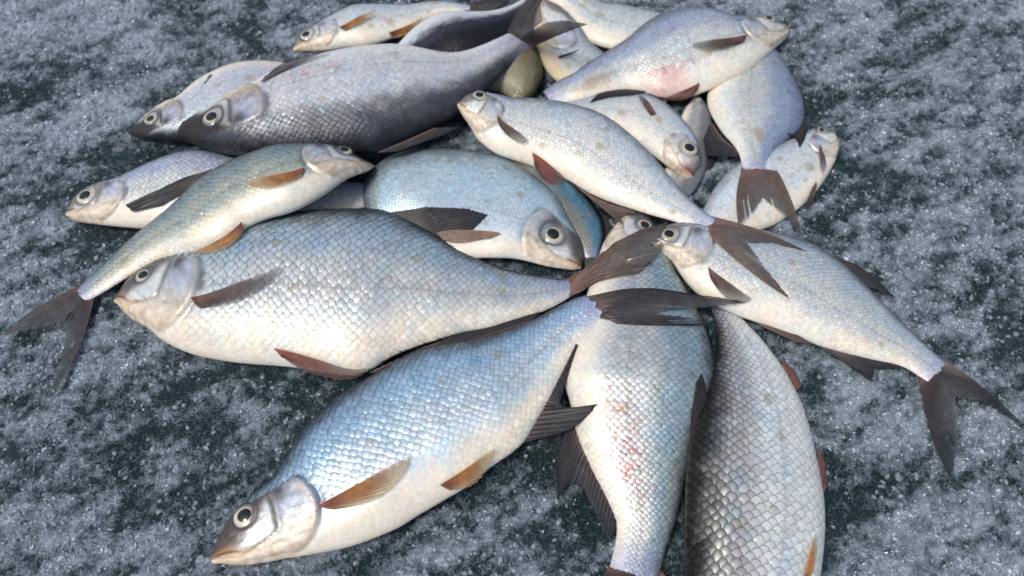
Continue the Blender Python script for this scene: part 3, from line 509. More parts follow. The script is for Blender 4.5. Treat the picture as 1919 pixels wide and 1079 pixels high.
def make_body(b, root, seed, origin):
    Nt, Nu, Nd = b.spec.get('res', (208, 54, 14))
    t = (np.arange(Nt) / (Nt - 1)) ** 1.6
    au = np.linspace(0, math.pi, Nu); ad_ = np.linspace(0, math.pi, Nd + 2)[1:-1]
    Yu = np.cos(au); Yd = -np.cos(ad_)
    Tu, YU = np.meshgrid(t, Yu, indexing='ij'); Td, YD = np.meshgrid(t, Yd, indexing='ij')
    Pu = b.point(Tu, YU, True); Pd = b.point(Td, YD, False)
    P = np.concatenate([Pu, Pd], 1)
    cu = b.pigment(Tu, YU, seed); cd = b.pigment(Td, YD, seed + 50)
    cc = np.concatenate([cu, cd], 1)
    mt_ = np.concatenate([silvering(b, Tu, YU), silvering(b, Td, YD)], 1)
    # rounded snout and closed tail end
    C0, D0, N0, h0, w0 = b.frame(np.array([0.0]))
    T0 = unit(b.Cf[0] - b.Cf[12]); r0 = min(h0[0], w0[0]) * .9
    cap = []
    for k in range(1, 6):
        th = k / 6 * math.pi / 2
        cap.append(C0[0] + T0 * r0 * math.sin(th) + (P[0] - C0[0]) * math.cos(th))
    cap = cap[::-1]
    Pall = np.concatenate([np.array(cap), P, ], 0)
    call = np.concatenate([np.repeat(cc[:1], 5, 0), cc], 0)
    Mt = np.concatenate([np.repeat(mt_[:1], 5, 0), mt_], 0).ravel(); Mt = np.r_[Mt, Mt[0], Mt[-1]]
    n, m_ = Pall.shape[:2]
    V = Pall.reshape(-1, 3); Cc = call.reshape(-1, 3)
    F = grid_faces(n, m_, True)
    tip = C0[0] + T0 * r0; end = b.Cf[-1]
    V = np.vstack([V, tip, end]); Cc = np.vstack([Cc, Cc[0], Cc[-1]])
    j = np.arange(m_); k2 = (j + 1) % m_
    F1 = np.stack([np.full(m_, len(V) - 2), j, k2, k2], -1)[:, [0, 2, 1, 1]]
    # triangles kept as separate faces
    F4 = F
    base = (n - 1) * m_
    tri = np.concatenate([np.stack([np.full(m_, len(V) - 2), k2, j], -1), np.stack([np.full(m_, len(V) - 1), base + j, base + k2], -1)])
    F3 = np.concatenate([F4[:, [0, 1, 2]], F4[:, [0, 2, 3]], tri])
    # outward winding
    f = F3[len(F4) // 2]
    nrm = np.cross(V[f[1]] - V[f[0]], V[f[2]] - V[f[0]])
    ctr = V[f].mean(0); cen = b.Cf[np.abs(b.Cf - ctr).sum(1).argmin()]
    if nrm @ (ctr - cen) < 0: F3 = F3[:, ::-1]
    o = mesh_object("body", V, F3, M_SKIN, root, attrs={"pig": Cc, "met": Mt}, origin=origin)
    stamp(b.point(*np.meshgrid(np.linspace(0, 1, 320), np.linspace(-.99, .99, 90), indexing='ij'), True))
    return o

# scale template: (along, across, lift, edge)
SC = [(-.50, -.45, -.5, 0), (-.50, .45, -.5, 0),
      (.04, 1.0, .0, .7), (.36, .84, .55, 1), (.56, .46, .85, 1), (.64, 0, 1.0, 1), (.56, -.46, .85, 1), (.36, -.84, .55, 1), (.04, -1.0, .0, .7),
      (.00, .82, .45, .1), (.27, .68, .78, .05), (.45, .36, .98, 0), (.51, 0, 1.08, 0), (.45, -.36, .98, 0), (.27, -.68, .78, .05), (.00, -.82, .45, .1),
      (.04, 0, .70, 0)]
SCF = [(0, 16, 1)] + [(1, 16, 9), (0, 15, 16), (1, 9, 2), (0, 8, 15)]
for k in range(9, 15): SCF.append((k, 16, k + 1))
for k in range(7 - 1):
    o_ = 2 + k; i_ = 9 + k
    SCF += [(o_, i_, o_ + 1), (i_, i_ + 1, o_ + 1)]
SC = np.array(SC); SCF = np.array(SCF)
def make_scales(b, root, seed, origin):
    sp = b.spec
    Nl = sp.get('nl', 50)
    w = b.L / Nl; hh = w * sp.get('asp', .52)
    g = lambda t: np.interp(t, [0, .2, .5, .8, 1], [.80, .95, 1.0, .80, .62])
    s_f = np.r_[0, np.cumsum(np.diff(b.arc) / (w * g((b.tf[1:] + b.tf[:-1]) / 2)))]
    # arc length across the visible side
    tl = np.linspace(0, 1, 121); al = np.linspace(0, math.pi, 121); yl = np.cos(al)
    Tg, Yg = np.meshgrid(tl, yl, indexing='ij')
    Pg = b.point(Tg, Yg, True, rel=False)
    Qg = np.concatenate([np.zeros((121, 1)), np.cumsum(np.linalg.norm(np.diff(Pg, axis=1), axis=2), 1)], 1)
    ll = sp.get('ll', -.10)
    q0 = np.array([np.interp(-(ll - .10 * math.sin(math.pi * min(max((t - .2) / .8, 0), 1))), -yl, Qg[i]) for i, t in enumerate(tl)])
    def q2Y(t, q):
        f = np.clip(t, 0, 1) * 120; i = np.clip(f.astype(int), 0, 119); fr = f - i
        out_ = np.empty_like(q)
        # per-row inverse lookup, done on a normalised table
        Qn = Qg[i] * (1 - fr)[:, None] + Qg[i + 1] * fr[:, None]
        k = np.clip((Qn < q[:, None]).sum(1), 1, 120)
        r = np.arange(len(q))
        u = np.clip((q - Qn[r, k - 1]) / np.maximum(Qn[r, k] - Qn[r, k - 1], 1e-9), 0, 1)
        return np.cos(al[k - 1] * (1 - u) + al[k] * u)
    S1 = s_f[-1]
    R = int(np.max(Qg[:, -1]) / (hh * .6)) + 3
    ss, rr = [], []
    for r in range(-R, R + 1):
        v = np.arange(0, S1, 1.0) + (.5 if r % 2 else 0)
        ss.append(v); rr.append(np.full(len(v), r))
    ss = np.concatenate(ss); rr = np.concatenate(rr)
    rg = np.random.default_rng(seed)
    ss = ss + rg.normal(0, .075, len(ss))
    t = np.interp(ss, s_f, b.tf)
    gt = g(t)
    q = np.interp(t, tl, q0) + (rr + rg.normal(0, .075, len(rr))) * hh * gt
    Qe = np.interp(t, tl, Qg[:, -1])
    Yc = q2Y(t, q)
    keep = (q > .2 * hh) & (q < Qe - .2 * hh) & (t > b.edge(np.clip(Yc, -1, 1)) + .012) & (ss < S1 - .15)
    keep &= ~((Yc < -.90) & (t < .5))
    bare = sp.get('bare', -.45)
    keep &= vnoise(t * 46 + seed, Yc * 9 + seed, seed + 77) < .955          # a few scales knocked off
    soft = 1 - sstep(bare, bare - .30, Yc) * sstep(.70, .45, t)          # thin smooth scales on the belly
    t, q, gt, rr, ss, Yc, soft = t[keep], q[keep], gt[keep], rr[keep], ss[keep], Yc[keep], soft[keep]
    n = len(t)
    size = rg.uniform(.92, 1.10, n)
    dx = SC[None, :, 0] * size[:, None]; dy = SC[None, :, 1] * size[:, None] * 1.02
    sv = (ss[:, None] + dx); tv = np.interp(sv, s_f, b.tf)
    over = np.maximum(sv - S1, 0) * w * .6
    qv = q[:, None] + dy * (hh * gt)[:, None] + (np.interp(tv, tl, q0) - np.interp(t, tl, q0)[:, None])
    Yv = q2Y(tv.ravel(), qv.ravel()).reshape(tv.shape)
    Yv = np.clip(Yv, -.9995, .9995)
    P = b.point(tv, Yv, True)
    Tn = unit(b.Cf[-1] - b.Cf[-8])
    P = P + Tn * over[..., None]
    nm = b.normal(np.clip(tv, .001, .999), np.clip(Yv, -.985, .985))
    lift = sp.get('lift', .0005) * (gt * w / .0072 * (.12 + .88 * soft))[:, None] * (.55 + .45 * sstep(-.85, -.3, Yv))
    tilt = 1 + rg.normal(0, .18, n)[:, None]
    P = P + nm * (lift * (SC[None, :, 2] * tilt + .15))[..., None]
    c = b.pigment(tv, Yv, seed)
    cc = b.pigment(t, np.clip(Yc, -.99, .99), seed)
    c = .7 * c + .3 * cc[:, None]
    c *= (1 + rg.normal(0, .055, n) * soft)[:, None, None]
    c *= 1 + rg.normal(0, .02, (n, 1, 3))
    e = SC[None, :, 3]
    inner = np.zeros(len(SC)); inner[9:16] = 1
    e = np.clip(e + inner[None] * sp.get('wide', 0) * sstep(.05, .75, Yv), 0, 1)
    ed = sp.get('edge', .50) * (.55 + .45 * sstep(-.6, .3, Yv)) * soft[:, None]
    c = c * (1 - ed * e)[..., None]
    # roots of the scales carry a darker speck, the lateral line a dot on each scale
    spk = (rr == 0) * (t > .16)
    ctr = np.zeros(len(SC)); ctr[[16]] = 1; ctr[[12]] = .6
    c = mixc(c, np.array([.10, .09, .08]), spk[:, None] * ctr[None] * .38)
    c = np.clip(c, .003, .95)
    V = P.reshape(-1, 3); F = (SCF[None] + (np.arange(n) * len(SC))[:, None, None]).reshape(-1, 3)
    # winding: towards the outward normal
    f = F[:len(SCF)][0]; nr = np.cross(V[f[1]] - V[f[0]], V[f[2]] - V[f[0]])
    if nr @ nm[0, f[0] % len(SC)] < 0: F = F[:, ::-1]
    o = mesh_object("scales", V, F, M_SCALE, root, attrs={"pig": c.reshape(-1, 3), "met": silvering(b, tv, Yv).ravel()}, origin=origin)
    o["kind"] = "stuff"
    return o

def make_eye(b, root, origin):
    et, ey, er = b.eye
    P = b.point(np.array([et]), np.array([ey]), True, rel=False)[0]; n = b.normal(np.array([et]), np.array([ey]))[0]
    C, D, Nn, h, w = b.frame(np.array([et]))
    n = unit(n * .55 + Nn[0] * .45)
    ux = unit(b.Cf[8] - b.Cf[0] - n * (n @ (b.Cf[8] - b.Cf[0]))); uy = np.cross(n, ux)
    if uy @ D[0] < 0: uy = -uy
    flip = np.cross(ux, uy) @ n < 0
    rho = np.array([0, .2, .36, .46, .52, .57, .62, .7, .8, .9, .97, 1.04, 1.10]); na = 40
    ang = np.arange(na) / na * 2 * math.pi
    R, A = np.meshgrid(rho, ang, indexing='ij')
    zz = .42 * np.sqrt(np.maximum(1.22 - R ** 2, 0)) - .31
    V = P + (ux * (np.cos(A) * R)[..., None] + uy * (np.sin(A) * R)[..., None] + n * zz[..., None]) * er
    q = b.spec
    ev = np.random.default_rng(int(er * 1e6))
    iris = np.array(q.get('iris', (.52, .51, .45))) * ev.uniform(.7, 1.1); gold = np.array(q.get('gold', (.62, .50, .22)))
    c = np.zeros(R.shape + (3,)) + iris
    c = mixc(c, gold, gau(R - .57, .07) * .9)
    c = mixc(c, np.array([.07, .08, .10]), sstep(.1, .9, np.sin(A + ev.uniform(-.5, .5))) * sstep(.55, .75, R) * .8)
    c = mixc(c, np.array([.30, .12, .08]), sstep(.6, .8, fbm(R * 4, A * 2 + ev.uniform(0, 9), 8, 2)) * .3)
    c = mixc(c, iris * .55, sstep(.4, .9, -np.sin(A)) * .3 * sstep(.6, .8, R))
    c = mixc(c, np.array([.02, .02, .02]), sstep(.84, .96, R))
    c = c * (1 + .12 * (vnoise(R * 8, A * 6, 3) - .5))[..., None]
    F = grid_faces(len(rho), na, True)
    if not flip: F = F[:, ::-1]
    eye = mesh_object("eye", V.reshape(-1, 3), F, M_EYE, root, attrs={"pig": c.reshape(-1, 3)}, origin=origin)
    rho2 = np.array([0, .15, .30, .42, .47, .50, .505]); R, A = np.meshgrid(rho2, ang, indexing='ij')
    zz = .42 * np.sqrt(np.maximum(1.22 - R ** 2, 0)) - .31 + .05 * np.maximum(1 - (R / .49) ** 2, -.5) + .012
    pr = R * (1 + .06 * np.cos(A) ** 2)
    V = P + (ux * (np.cos(A) * pr)[..., None] + uy * (np.sin(A) * pr)[..., None] + n * zz[..., None]) * er
    F = grid_faces(len(rho2), na, True)
    if not flip: F = F[:, ::-1]
    mesh_object("pupil", V.reshape(-1, 3), F, M_PUPIL, eye, attrs={"pig": np.zeros((len(rho2) * na, 3)) + .006}, origin=origin)
    return eye

def polyline(P, s):
    P = np.asarray(P, float)
    d = np.r_[0, np.cumsum(np.linalg.norm(np.diff(P, axis=0), axis=1))]; d /= d[-1]
    return np.stack([np.interp(s, d, P[:, i]) for i in range(3)], -1)
def fin_mesh(name, R, O, root, origin, colors, seed, rays=18, drape=True, ragged=.05, alpha=(.97, .8), bow=0.0, up=ZAX, ridge=.0007, flare=.05, soft=0.0):
    """a fin: membrane between the root line R and the free edge O, stiffened by raised rays"""
    rg = np.random.default_rng(seed)
    nu = rays * 4 + 1; nv = 24
    su = np.linspace(0, 1, nu); r = polyline(R, su); o = polyline(O, su)
    ph = su * rays
    ray = np.abs(((ph + .5) % 1) - .5) * 2          # 0 on a ray, 1 mid membrane
    jag = 1 - ragged * rg.random(nu) * (ray > .2) - ragged * .8 * np.interp(ph, np.arange(rays + 1), rg.random(rays + 1))
    o = r + (o - r) * jag[:, None]
    v = np.linspace(0, 1, nv)
    P = r[:, None] * (1 - v)[None, :, None] + o[:, None] * v[None, :, None]
    n = up
    ln = np.linalg.norm(o - r, axis=1)[:, None]
    P = P + n * (bow * np.sin(v * math.pi)[None] * ln)[..., None]
    side = unit(np.cross(n, unit(o - r))); sg = np.sign(((r[-1] - r[0]) * side[0]).sum()) or 1.0
    P = P - sg * side[:, None] * (flare * np.sin(v * math.pi)[None] * ln * (1 - 2 * su)[:, None])[..., None]
    # rays fork and waver a little towards the edge
    P = P + n * (ridge * (1 - ray)[:, None] * (1 - .6 * v)[None] + .0012 * (vnoise(su[:, None] * 5 + seed, v[None] * 3, seed) - .5) * v[None])[..., None]
    if drape:
        z = P[..., 2]; need = hget(P) + .0014
        lift = np.maximum(need - z, 0) * sstep(.02, .18, v)[None]
        for _ in range(3):
            lp = np.pad(lift, 2, mode='edge')
            sm = sum(lp[i:i + nu, j:j + nv] for i in range(5) for j in range(5)) / 25
            lift = np.maximum(lift, sm)
        P[..., 2] = z + lift
    c0, c1, c2 = (np.array(k) for k in colors)         # root, middle, tip
    V2 = np.repeat(v[None], nu, 0)
    c = mixc(np.zeros(V2.shape + (3,)) + c0, c1, sstep(.0, .4, V2)); c = mixc(c, c2, sstep(.45, 1, V2))
    fork = np.abs(((ph * 2 + .5) % 1) - .5) * 2
    stripe = np.where(V2 > .45, np.minimum(ray, fork + .3)[:, None], ray[:, None])
    seg = (np.sin(V2 * 95 + 2 * rg.random(nu)[:, None]) > .2) * .12
    inner_ = np.sin(su * math.pi)[:, None] ** 2 * sstep(.1, .8, V2)
    c = mixc(c, np.array([.15, .15, .155]), inner_ * soft)
    c = c * (.50 + 1.25 * (1 - stripe) ** 2 - seg * sstep(.3, .6, V2))[..., None]
    c = c * (.8 + .4 * fbm(su[:, None] * 6 + seed, V2 * 4, seed, 3))[..., None]
    a = alpha[0] + (alpha[1] - alpha[0]) * sstep(.1, 1, V2)
    a = a - (.10 + .38 * inner_ * soft) * stripe * sstep(.15, .6, V2)
    for k in range(rays // 6 if name == 'tail_fin' else 0):                       # splits between the rays
        j = int(rg.integers(3, nu - 4)); v0 = rg.uniform(.55, .85)
        a[j:j + 2] = np.where(V2[j:j + 2] > v0, 0.0, a[j:j + 2])
    c = mixc(c, np.array([.26, .14, .11]), sstep(.16, .02, V2) * .6)
    F = grid_faces(nu, nv)
    V = P.reshape(-1, 3)
    f = F[len(F) // 2]
    if np.cross(V[f[1]] - V[f[0]], V[f[2]] - V[f[0]]) @ n < 0: F = F[:, ::-1]
    ob = mesh_object(name, V, F, M_FIN, root, attrs={"pig": np.clip(c, .003, .9).reshape(-1, 3), "alp": np.clip(a, 0, 1).ravel()}, origin=origin)
    so = ob.modifiers.new("thickness", 'SOLIDIFY'); so.thickness = .0006; so.offset = -1
    return ob

def surface_fin(b, kind, a, c, wid, root, origin, colors, seed, alpha):
    """a pectoral or pelvic fin folded back against the flank"""
    (t0, y0), (t1, y1) = a, c
    h0 = np.interp(t0, b.tf, b.hf)
    L = abs(np.interp(t1, b.tf, b.arc) - np.interp(t0, b.tf, b.arc)); L = math.hypot(L, (y1 - y0) * h0)
    hw = wid * L * .8
    # root line across the fin base, free edge from the leading tip round to the trailing corner
    def pt(t, y, lift):
        y = np.clip(y, -.985, .985)
        return b.point(np.atleast_1d(t), np.atleast_1d(y), True)[0] + b.normal(np.atleast_1d(t), np.atleast_1d(y))[0] * lift
    dy = hw / h0
    dirt = (t1 - t0); sgn = 1.0
    lead = lambda s: (t0 + dirt * s, y0 + (y1 - y0) * s + .10 * dy * math.sin(s * math.pi))
    base = [(t0 + .10 * dirt * k, y0 - dy * .62 * k) for k in np.linspace(0, 1, 5)]
    edge = [(t0 + dirt * s_, y0 + (y1 - y0) * s_ - dy * o_) for s_, o_ in
            ((1.0, -.02), (.985, .14), (.94, .36), (.87, .58), (.77, .78), (.65, .93), (.52, 1.0), (.39, .98), (.27, .86), (.17, .72))]
    R = [pt(t, y, .0004) for t, y in base]
    nu, nv = 14 * 6 + 1, 20
    su = np.linspace(0, 1, nu); v = np.linspace(0, 1, nv)
    bt = polyline(np.array([(t, y, 0) for t, y in base]), su); et = polyline(np.array([(t, y, 0) for t, y in edge]), su)
    G = bt[:, None] * (1 - v)[None, :, None] + et[:, None] * v[None, :, None]
    tt = np.clip(G[..., 0], 0, 1); yy = np.clip(G[..., 1], -.985, .985)
    out_y = G[..., 1] - yy
    nrm = b.normal(tt, yy)
    ph = su * 14; ray = np.abs(((ph + .5) % 1) - .5) * 2
    rg = np.random.default_rng(seed)
    P = b.point(tt, yy, True, rel=False)
    Cc, D, Nn, h, w = b.frame(tt)
    P = P + D * (out_y * h)[..., None]
    lift = .0012 + .0045 * v[None] * (1 - .75 * su[:, None]) + .0008 * (1 - ray)[:, None] * (1 - .5 * v[None]) + .0016 * sstep(.25, 0, v)[None]
    lift = lift + .0015 * (vnoise(su[:, None] * 3 + seed, v[None] * 3, seed) - .3) * v[None]
    P = P + nrm * lift[..., None]
    c0, c1, c2 = (np.array(k) for k in colors)
    V2 = np.repeat(v[None], nu, 0); S2 = np.repeat(su[:, None], nv, 1)
    cc = mixc(np.zeros(V2.shape + (3,)) + c0, c1, sstep(.05, .45, V2)); cc = mixc(cc, c2, np.maximum(sstep(.5, 1, V2), sstep(.35, 1, S2) * .8))
    cc = cc * (.55 + 1.15 * (1 - ray)[:, None] ** 2)[..., None] * (.85 + .3 * fbm(S2 * 5, V2 * 5 + seed, seed, 3))[..., None]
    al = alpha[0] + (alpha[1] - alpha[0]) * np.maximum(sstep(.15, 1, V2) * .8, sstep(.2, 1, S2)) - .15 * ray[:, None] * sstep(.2, .8, V2)
    F = grid_faces(nu, nv); V = P.reshape(-1, 3); f = F[len(F) // 2]
    if np.cross(V[f[1]] - V[f[0]], V[f[2]] - V[f[0]]) @ nrm[nu // 2, nv // 2] < 0: F = F[:, ::-1]
    ob = mesh_object(kind, V, F, M_FIN, root, attrs={"pig": np.clip(cc, .003, .9).reshape(-1, 3), "alp": np.clip(al, .08, 1).ravel()}, origin=origin)
    so = ob.modifiers.new("thickness", 'SOLIDIFY'); so.thickness = .0006; so.offset = -1
    return ob

DARK = ((.085, .062, .058), (.046, .043, .045), (.028, .029, .034))
BROWN = ((.20, .11, .095), (.15, .105, .088), (.105, .085, .075))
AMBER = ((.28, .115, .085), (.48, .23, .08), (.62, .40, .18))
RED = ((.34, .13, .10), (.24, .10, .08), (.17, .085, .07))
GREY = ((.11, .09, .085), (.11, .10, .098), (.09, .088, .092))
TAN = ((.30, .20, .15), (.32, .23, .17), (.36, .28, .21))
FINC = dict(tan=TAN, dark=DARK, brown=BROWN, amber=AMBER, red=RED, grey=GREY)

def make_fish(key):
    fit, sp = FIT[key], SPEC[key]
    seed = 100 + list(FIT).index(key) * 7
    b = Body(fit, sp)
    st = np.array(fit['st'], float) * 1e-4
    org = b.Cf[200].copy(); org[2] = max(0.0, org[2] - b.hf[200] * b.kf[200])
    root = bpy.data.objects.new(sp['name'], None)
    root.empty_display_size = .05; root.location = org
    col.objects.link(root)
    root["label"] = sp['label']; root["category"] = "fish"; root["group"] = "fish heaped on the ice"
    fins = sp.get('fins', {})
    alphas = sp.get('alpha', {})
    for i, (kind, R, O) in enumerate(fit['mf']):
        R = np.array(R) * 1e-4; O = np.array(O) * 1e-4
        if kind == 'tail_fin':
            Rn = polyline(R, np.linspace(0, 1, 9))
            Tn = unit(b.Cf[-1] - b.Cf[-10])
            R = Rn - Tn * .006 + ZAX * .0005
            fin_mesh(kind, R, O, root, org, FINC[fins.get('tail', 'grey')], seed + i, flare=sp.get('flare', .05), rays=sp.get('rays', 28), alpha=alphas.get('tail', (.97, .60)), ragged=sp.get('ragged', .04), soft=.6)
        else:
            c = FINC[fins.get(kind.split('_')[0], 'dark')]
            ctr = np.mean(O, 0) - np.mean(R, 0)
            R = R - unit(ctr) * .004
            fin_mesh(kind, R, O, root, org, c, seed + 11 + i, rays=20, alpha=alphas.get(kind.split('_')[0], (.98, .84)), ragged=.025, flare=.0)
    make_body(b, root, seed, org)
    make_scales(b, root, seed, org)
    if b.eye is not None: make_eye(b, root, org)
    for i, (kind, a, c, w) in enumerate(fit['sf']):
        k = kind.split('_')[0]
        surface_fin(b, kind, a, c, w, root, org, FINC[fins.get(k, 'brown')], seed + 31 + i, alphas.get(k, (.95, .22)))
    return root
# ------------------------------------------------------------------ how each fish looks
SILVER = dict(belly=(.80, .70, .59), flank=(.70, .69, .66), upper=(.47, .55, .62), back=(.09, .10, .12), top=(.09, .085, .085), cheek=(.62, .60, .55), lip=(.40, .22, .15))
BLUE = dict(SILVER, flank=(.60, .68, .74), upper=(.44, .59, .73))
PALE = dict(SILVER, belly=(.80, .70, .59), flank=(.74, .72, .68), upper=(.60, .63, .66), back=(.24, .26, .31), top=(.17, .155, .14), cheek=(.66, .62, .54), crown=.12, silver=.5, lip=(.48, .34, .28))
DUSK = dict(SILVER, belly=(.74, .71, .70), flank=(.66, .64, .66), upper=(.085, .085, .10), back=(.022, .022, .028), top=(.030, .026, .028), cheek=(.30, .25, .21), lip=(.06, .045, .045), f0=-.85, f1=-.3, u0=.18, u1=.72, b0=.70, b1=1.05, silver=.6)
OLIVE = dict(SILVER, belly=(.36, .32, .24), flank=(.32, .28, .20), upper=(.22, .19, .12), back=(.08, .07, .03), top=(.16, .13, .05), cheek=(.24, .20, .08), plate=(.24, .21, .10), lip=(.2, .07, .05), operc=(.20, .19, .17), silver=.3)
SPEC = {
 'F1': dict(BLUE, name='bream', bare=-.25, edge=.44, top=(.10, .078, .072), label='nearest bream, blue-silver, head at bottom left with orange lips', nl=50, spots=5, lip=(.50, .26, .13), fins=dict(pectoral='amber', pelvic='amber', anal='dark', tail='dark')),
 'F2': dict(SILVER, name='bream', flare=0.0, bare=-.72, silver=.85, label='large broad silver bream with clear grey scales, head at left under the roach', nl=50, spots=8, edge=.54, fins=dict(pectoral='brown', pelvic='red', anal='dark', tail='brown')),
 'F3': dict(SILVER, name='roach', label='slim olive-silver roach lying across the left side, tail spread on bare ice at far left', nl=46, flank=(.58, .57, .47), upper=(.34, .40, .42), back=(.16, .18, .19), fins=dict(pectoral='amber', pelvic='amber', dorsal='dark', tail='grey')),
 'F4': dict(PALE, name='roach', label='pale fish at far left, its round eye facing the bare ice', nl=50, upper=(.50, .54, .66), fins=dict(tail='grey'), lip=(.30, .17, .14)),
 'F5': dict(DUSK, name='bream', label='big dark-backed fish lying across the back left, pale belly upward', nl=56, blood=[(.42, -.35, .014, .04)], fins=dict(pectoral='grey', dorsal='dark', tail='grey'), edge=.15, eymax=.4),
 'F6': dict(PALE, name='roach', label='small fish with dark snout behind the big dark-backed fish at left', nl=52, top=(.035, .03, .032), flank=(.62, .62, .68), cheek=(.25, .23, .23), back=(.03, .03, .035), lip=(.03, .025, .025), fins=dict(pelvic='brown')),
 'F7': dict(PALE, name='roach', label='cream fish at the top edge with golden eye and amber fins', nl=50, back=(.40, .45, .52), fins=dict(pectoral='amber', pelvic='amber', tail='dark')),
 'F8': dict(DUSK, name='roach', spots=0, u0=-.45, u1=-.05, b0=.0, b1=.4, upper=(.05, .05, .07), label='dark-backed fish at the top edge, white belly, tail curving out of the picture', nl=50),
 'F9a': dict(PALE, name='bream', label='white-bellied fish at the top edge behind the rosy bream', nl=52),
 'F9b': dict(PALE, name='roach', label='small pale fish under the forked tail at top centre, lilac gill cover showing', nl=50, operc=(.50, .53, .70), belly=(.66, .50, .34), tg=.36, fins=dict(pectoral='dark')),
 'F10': dict(PALE, silver=.65, eye=[.075, .50, .0085], name='bream', label='rosy silver bream at top right with its head to the right', nl=54, upper=(.46, .50, .62), blood=[(.56, -.72, .016, .03), (.47, -.45, .008, .05)], stain=[(.56, -.75, .022, .030, (.62, .32, .30), .5), (.82, -.35, .010, .03, (.40, .25, .12), .5)], fins=dict(pectoral='brown', pelvic='red', anal='dark')),
 'F11': dict(PALE, eye=[.085, .50, .0080], name='bream', label='white bream lying on top in the centre, brown tail fin spread to lower right', nl=56, spots=6, edge=.30, fins=dict(pectoral='brown', pelvic='red', anal='brown', tail='brown'), alpha=dict(tail=(.98, .88)), eymax=.7),
 'F12': dict(SILVER, name='bream', label='upright bream with blood-flecked flank between the nearest bream and the large-scaled roach', nl=52, upper=(.42, .50, .54), blood=[(.62, -.42, .012, .085), (.68, -.25, .014, .045), (.72, -.1, .01, .05)], b0=.7, b1=1.0, fins=dict(anal='dark', tail='dark')),
 'F13': dict(SILVER, name='roach', label='large-scaled roach at bottom right, dark back and white side, head out of picture', nl=42, belly=(.76, .74, .70), flank=(.78, .78, .77), upper=(.52, .50, .50), back=(.035, .032, .030), u0=.0, u1=.4, b0=.48, b1=.95, wide=.55, edge=.80, silver=.55, bare=-.8, lift=.0007, asp=.56, fins=dict(dorsal='dark', pelvic='red', anal='red', pectoral='amber')),
 'F14': dict(PALE, silver=.7, bare=-.6, name='bream', label='silver-white bream at right, forked dark tail spread on the ice', nl=54, back=(.20, .22, .27), edge=.52, fins=dict(pectoral='brown', dorsal='dark', pelvic='brown', anal='dark', tail='dark'), top=(.14, .13, .13)),
 'F15': dict(BLUE, name='bream', crown=.2, label='blue bream in the centre with large round eye, head at right', nl=50, tg=.30, edge=.5, belly=(.76, .66, .56), upper=(.58, .70, .77), back=(.22, .26, .30), silver=.7, fins=dict(pectoral='tan'), alpha=dict(pectoral=(.95, .7))),
 'F17': dict(SILVER, tg=.08, name='bream', label='blue-backed fish mostly hidden behind the big-eyed bream', nl=40, flank=(.38, .34, .26), upper=(.16, .32, .42), back=(.02, .03, .04), b0=.55, b1=.9, edge=.6, fins=dict(tail='grey')),
 'F18': dict(PALE, name='bream', label='small pale bream with dark red lips, head pointing down right below the rosy bream', nl=52, lipw=1.7, lip=(.22, .08, .08), top=(.30, .27, .24), fins=dict(pectoral='brown')),
 'F19': dict(PALE, silver=.7, name='bream', label='bluish bream at right with its brown tail hanging downward', nl=54, upper=(.40, .46, .60), back=(.28, .30, .42), f0=-.95, f1=-.6, fins=dict(tail='brown', dorsal='dark', anal='dark'), alpha=dict(tail=(.97, .62))),
 'F20': dict(PALE, eye=[.09, .52, .0058], name='bream', label='white fish at far right, lying under the hanging brown tail', nl=54, flank=(.80, .79, .77), upper=(.74, .76, .79), back=(.42, .44, .48), fins=dict(pectoral='brown', pelvic='brown')),
 'F21': dict(PALE, name='roach', tg=.06, label='grey fish mostly hidden behind the small red-lipped bream', nl=46, flank=(.45, .43, .42), upper=(.25, .24, .25), fins=dict(dorsal='dark')),
 'F22': dict(OLIVE, name='roach', label='olive-gold fish mostly hidden under the big dark-backed fish', nl=44, tg=.06, spots=0),
}
for key in FIT:
    make_fish(key)

# ------------------------------------------------------------------ loose frost crystals on the ice
NC = 52000
px = rng.uniform(-.78, .78, NC * 3); py = rng.uniform(-.38, .56, NC * 3)
f = frost_mask(px, py)
cov = HM[hidx(np.stack([px, py], -1))]
ok = (rng.random(len(px)) < .10 + .90 * f ** 1.5) & (cov < .004)
px, py, f = px[ok][:NC], py[ok][:NC], f[ok][:NC]
n = len(px)
pz = ice_height(px, py, f)
oct_ = np.array([(1, 0, 0), (-1, 0, 0), (0, 1, 0), (0, -1, 0), (0, 0, 1), (0, 0, -1)], float)
of = np.array([(0, 2, 4), (2, 1, 4), (1, 3, 4), (3, 0, 4), (2, 0, 5), (1, 2, 5), (3, 1, 5), (0, 3, 5)])
sc = np.abs(rng.normal(0, 1, (n, 3))) * .00060 + .0003
sc[:, 0] *= rng.uniform(1, 1.7, n)
sc *= (.75 + .6 * f)[:, None]
q = unit(rng.normal(0, 1, (n, 4)))
w_, x_, y_, z_ = q.T
Rm = np.stack([1 - 2 * (y_ * y_ + z_ * z_), 2 * (x_ * y_ - z_ * w_), 2 * (x_ * z_ + y_ * w_),
               2 * (x_ * y_ + z_ * w_), 1 - 2 * (x_ * x_ + z_ * z_), 2 * (y_ * z_ - x_ * w_),
               2 * (x_ * z_ - y_ * w_), 2 * (y_ * z_ + x_ * w_), 1 - 2 * (x_ * x_ + y_ * y_)], -1).reshape(n, 3, 3)
loc = (oct_[None] + rng.normal(0, .22, (n, 6, 3))) * sc[:, None]
V = np.einsum('nij,nkj->nki', Rm, loc) + np.stack([px, py, pz + .0004], -1)[:, None]
m, nt, p, out = new_mat("frost_crystal")
n1 = noise(nt, 25, 3)
cr = N(nt, "ShaderNodeValToRGB")
cr.color_ramp.elements[0].color = (.12, .16, .19, 1); cr.color_ramp.elements[1].color = (.80, .87, .95, 1)
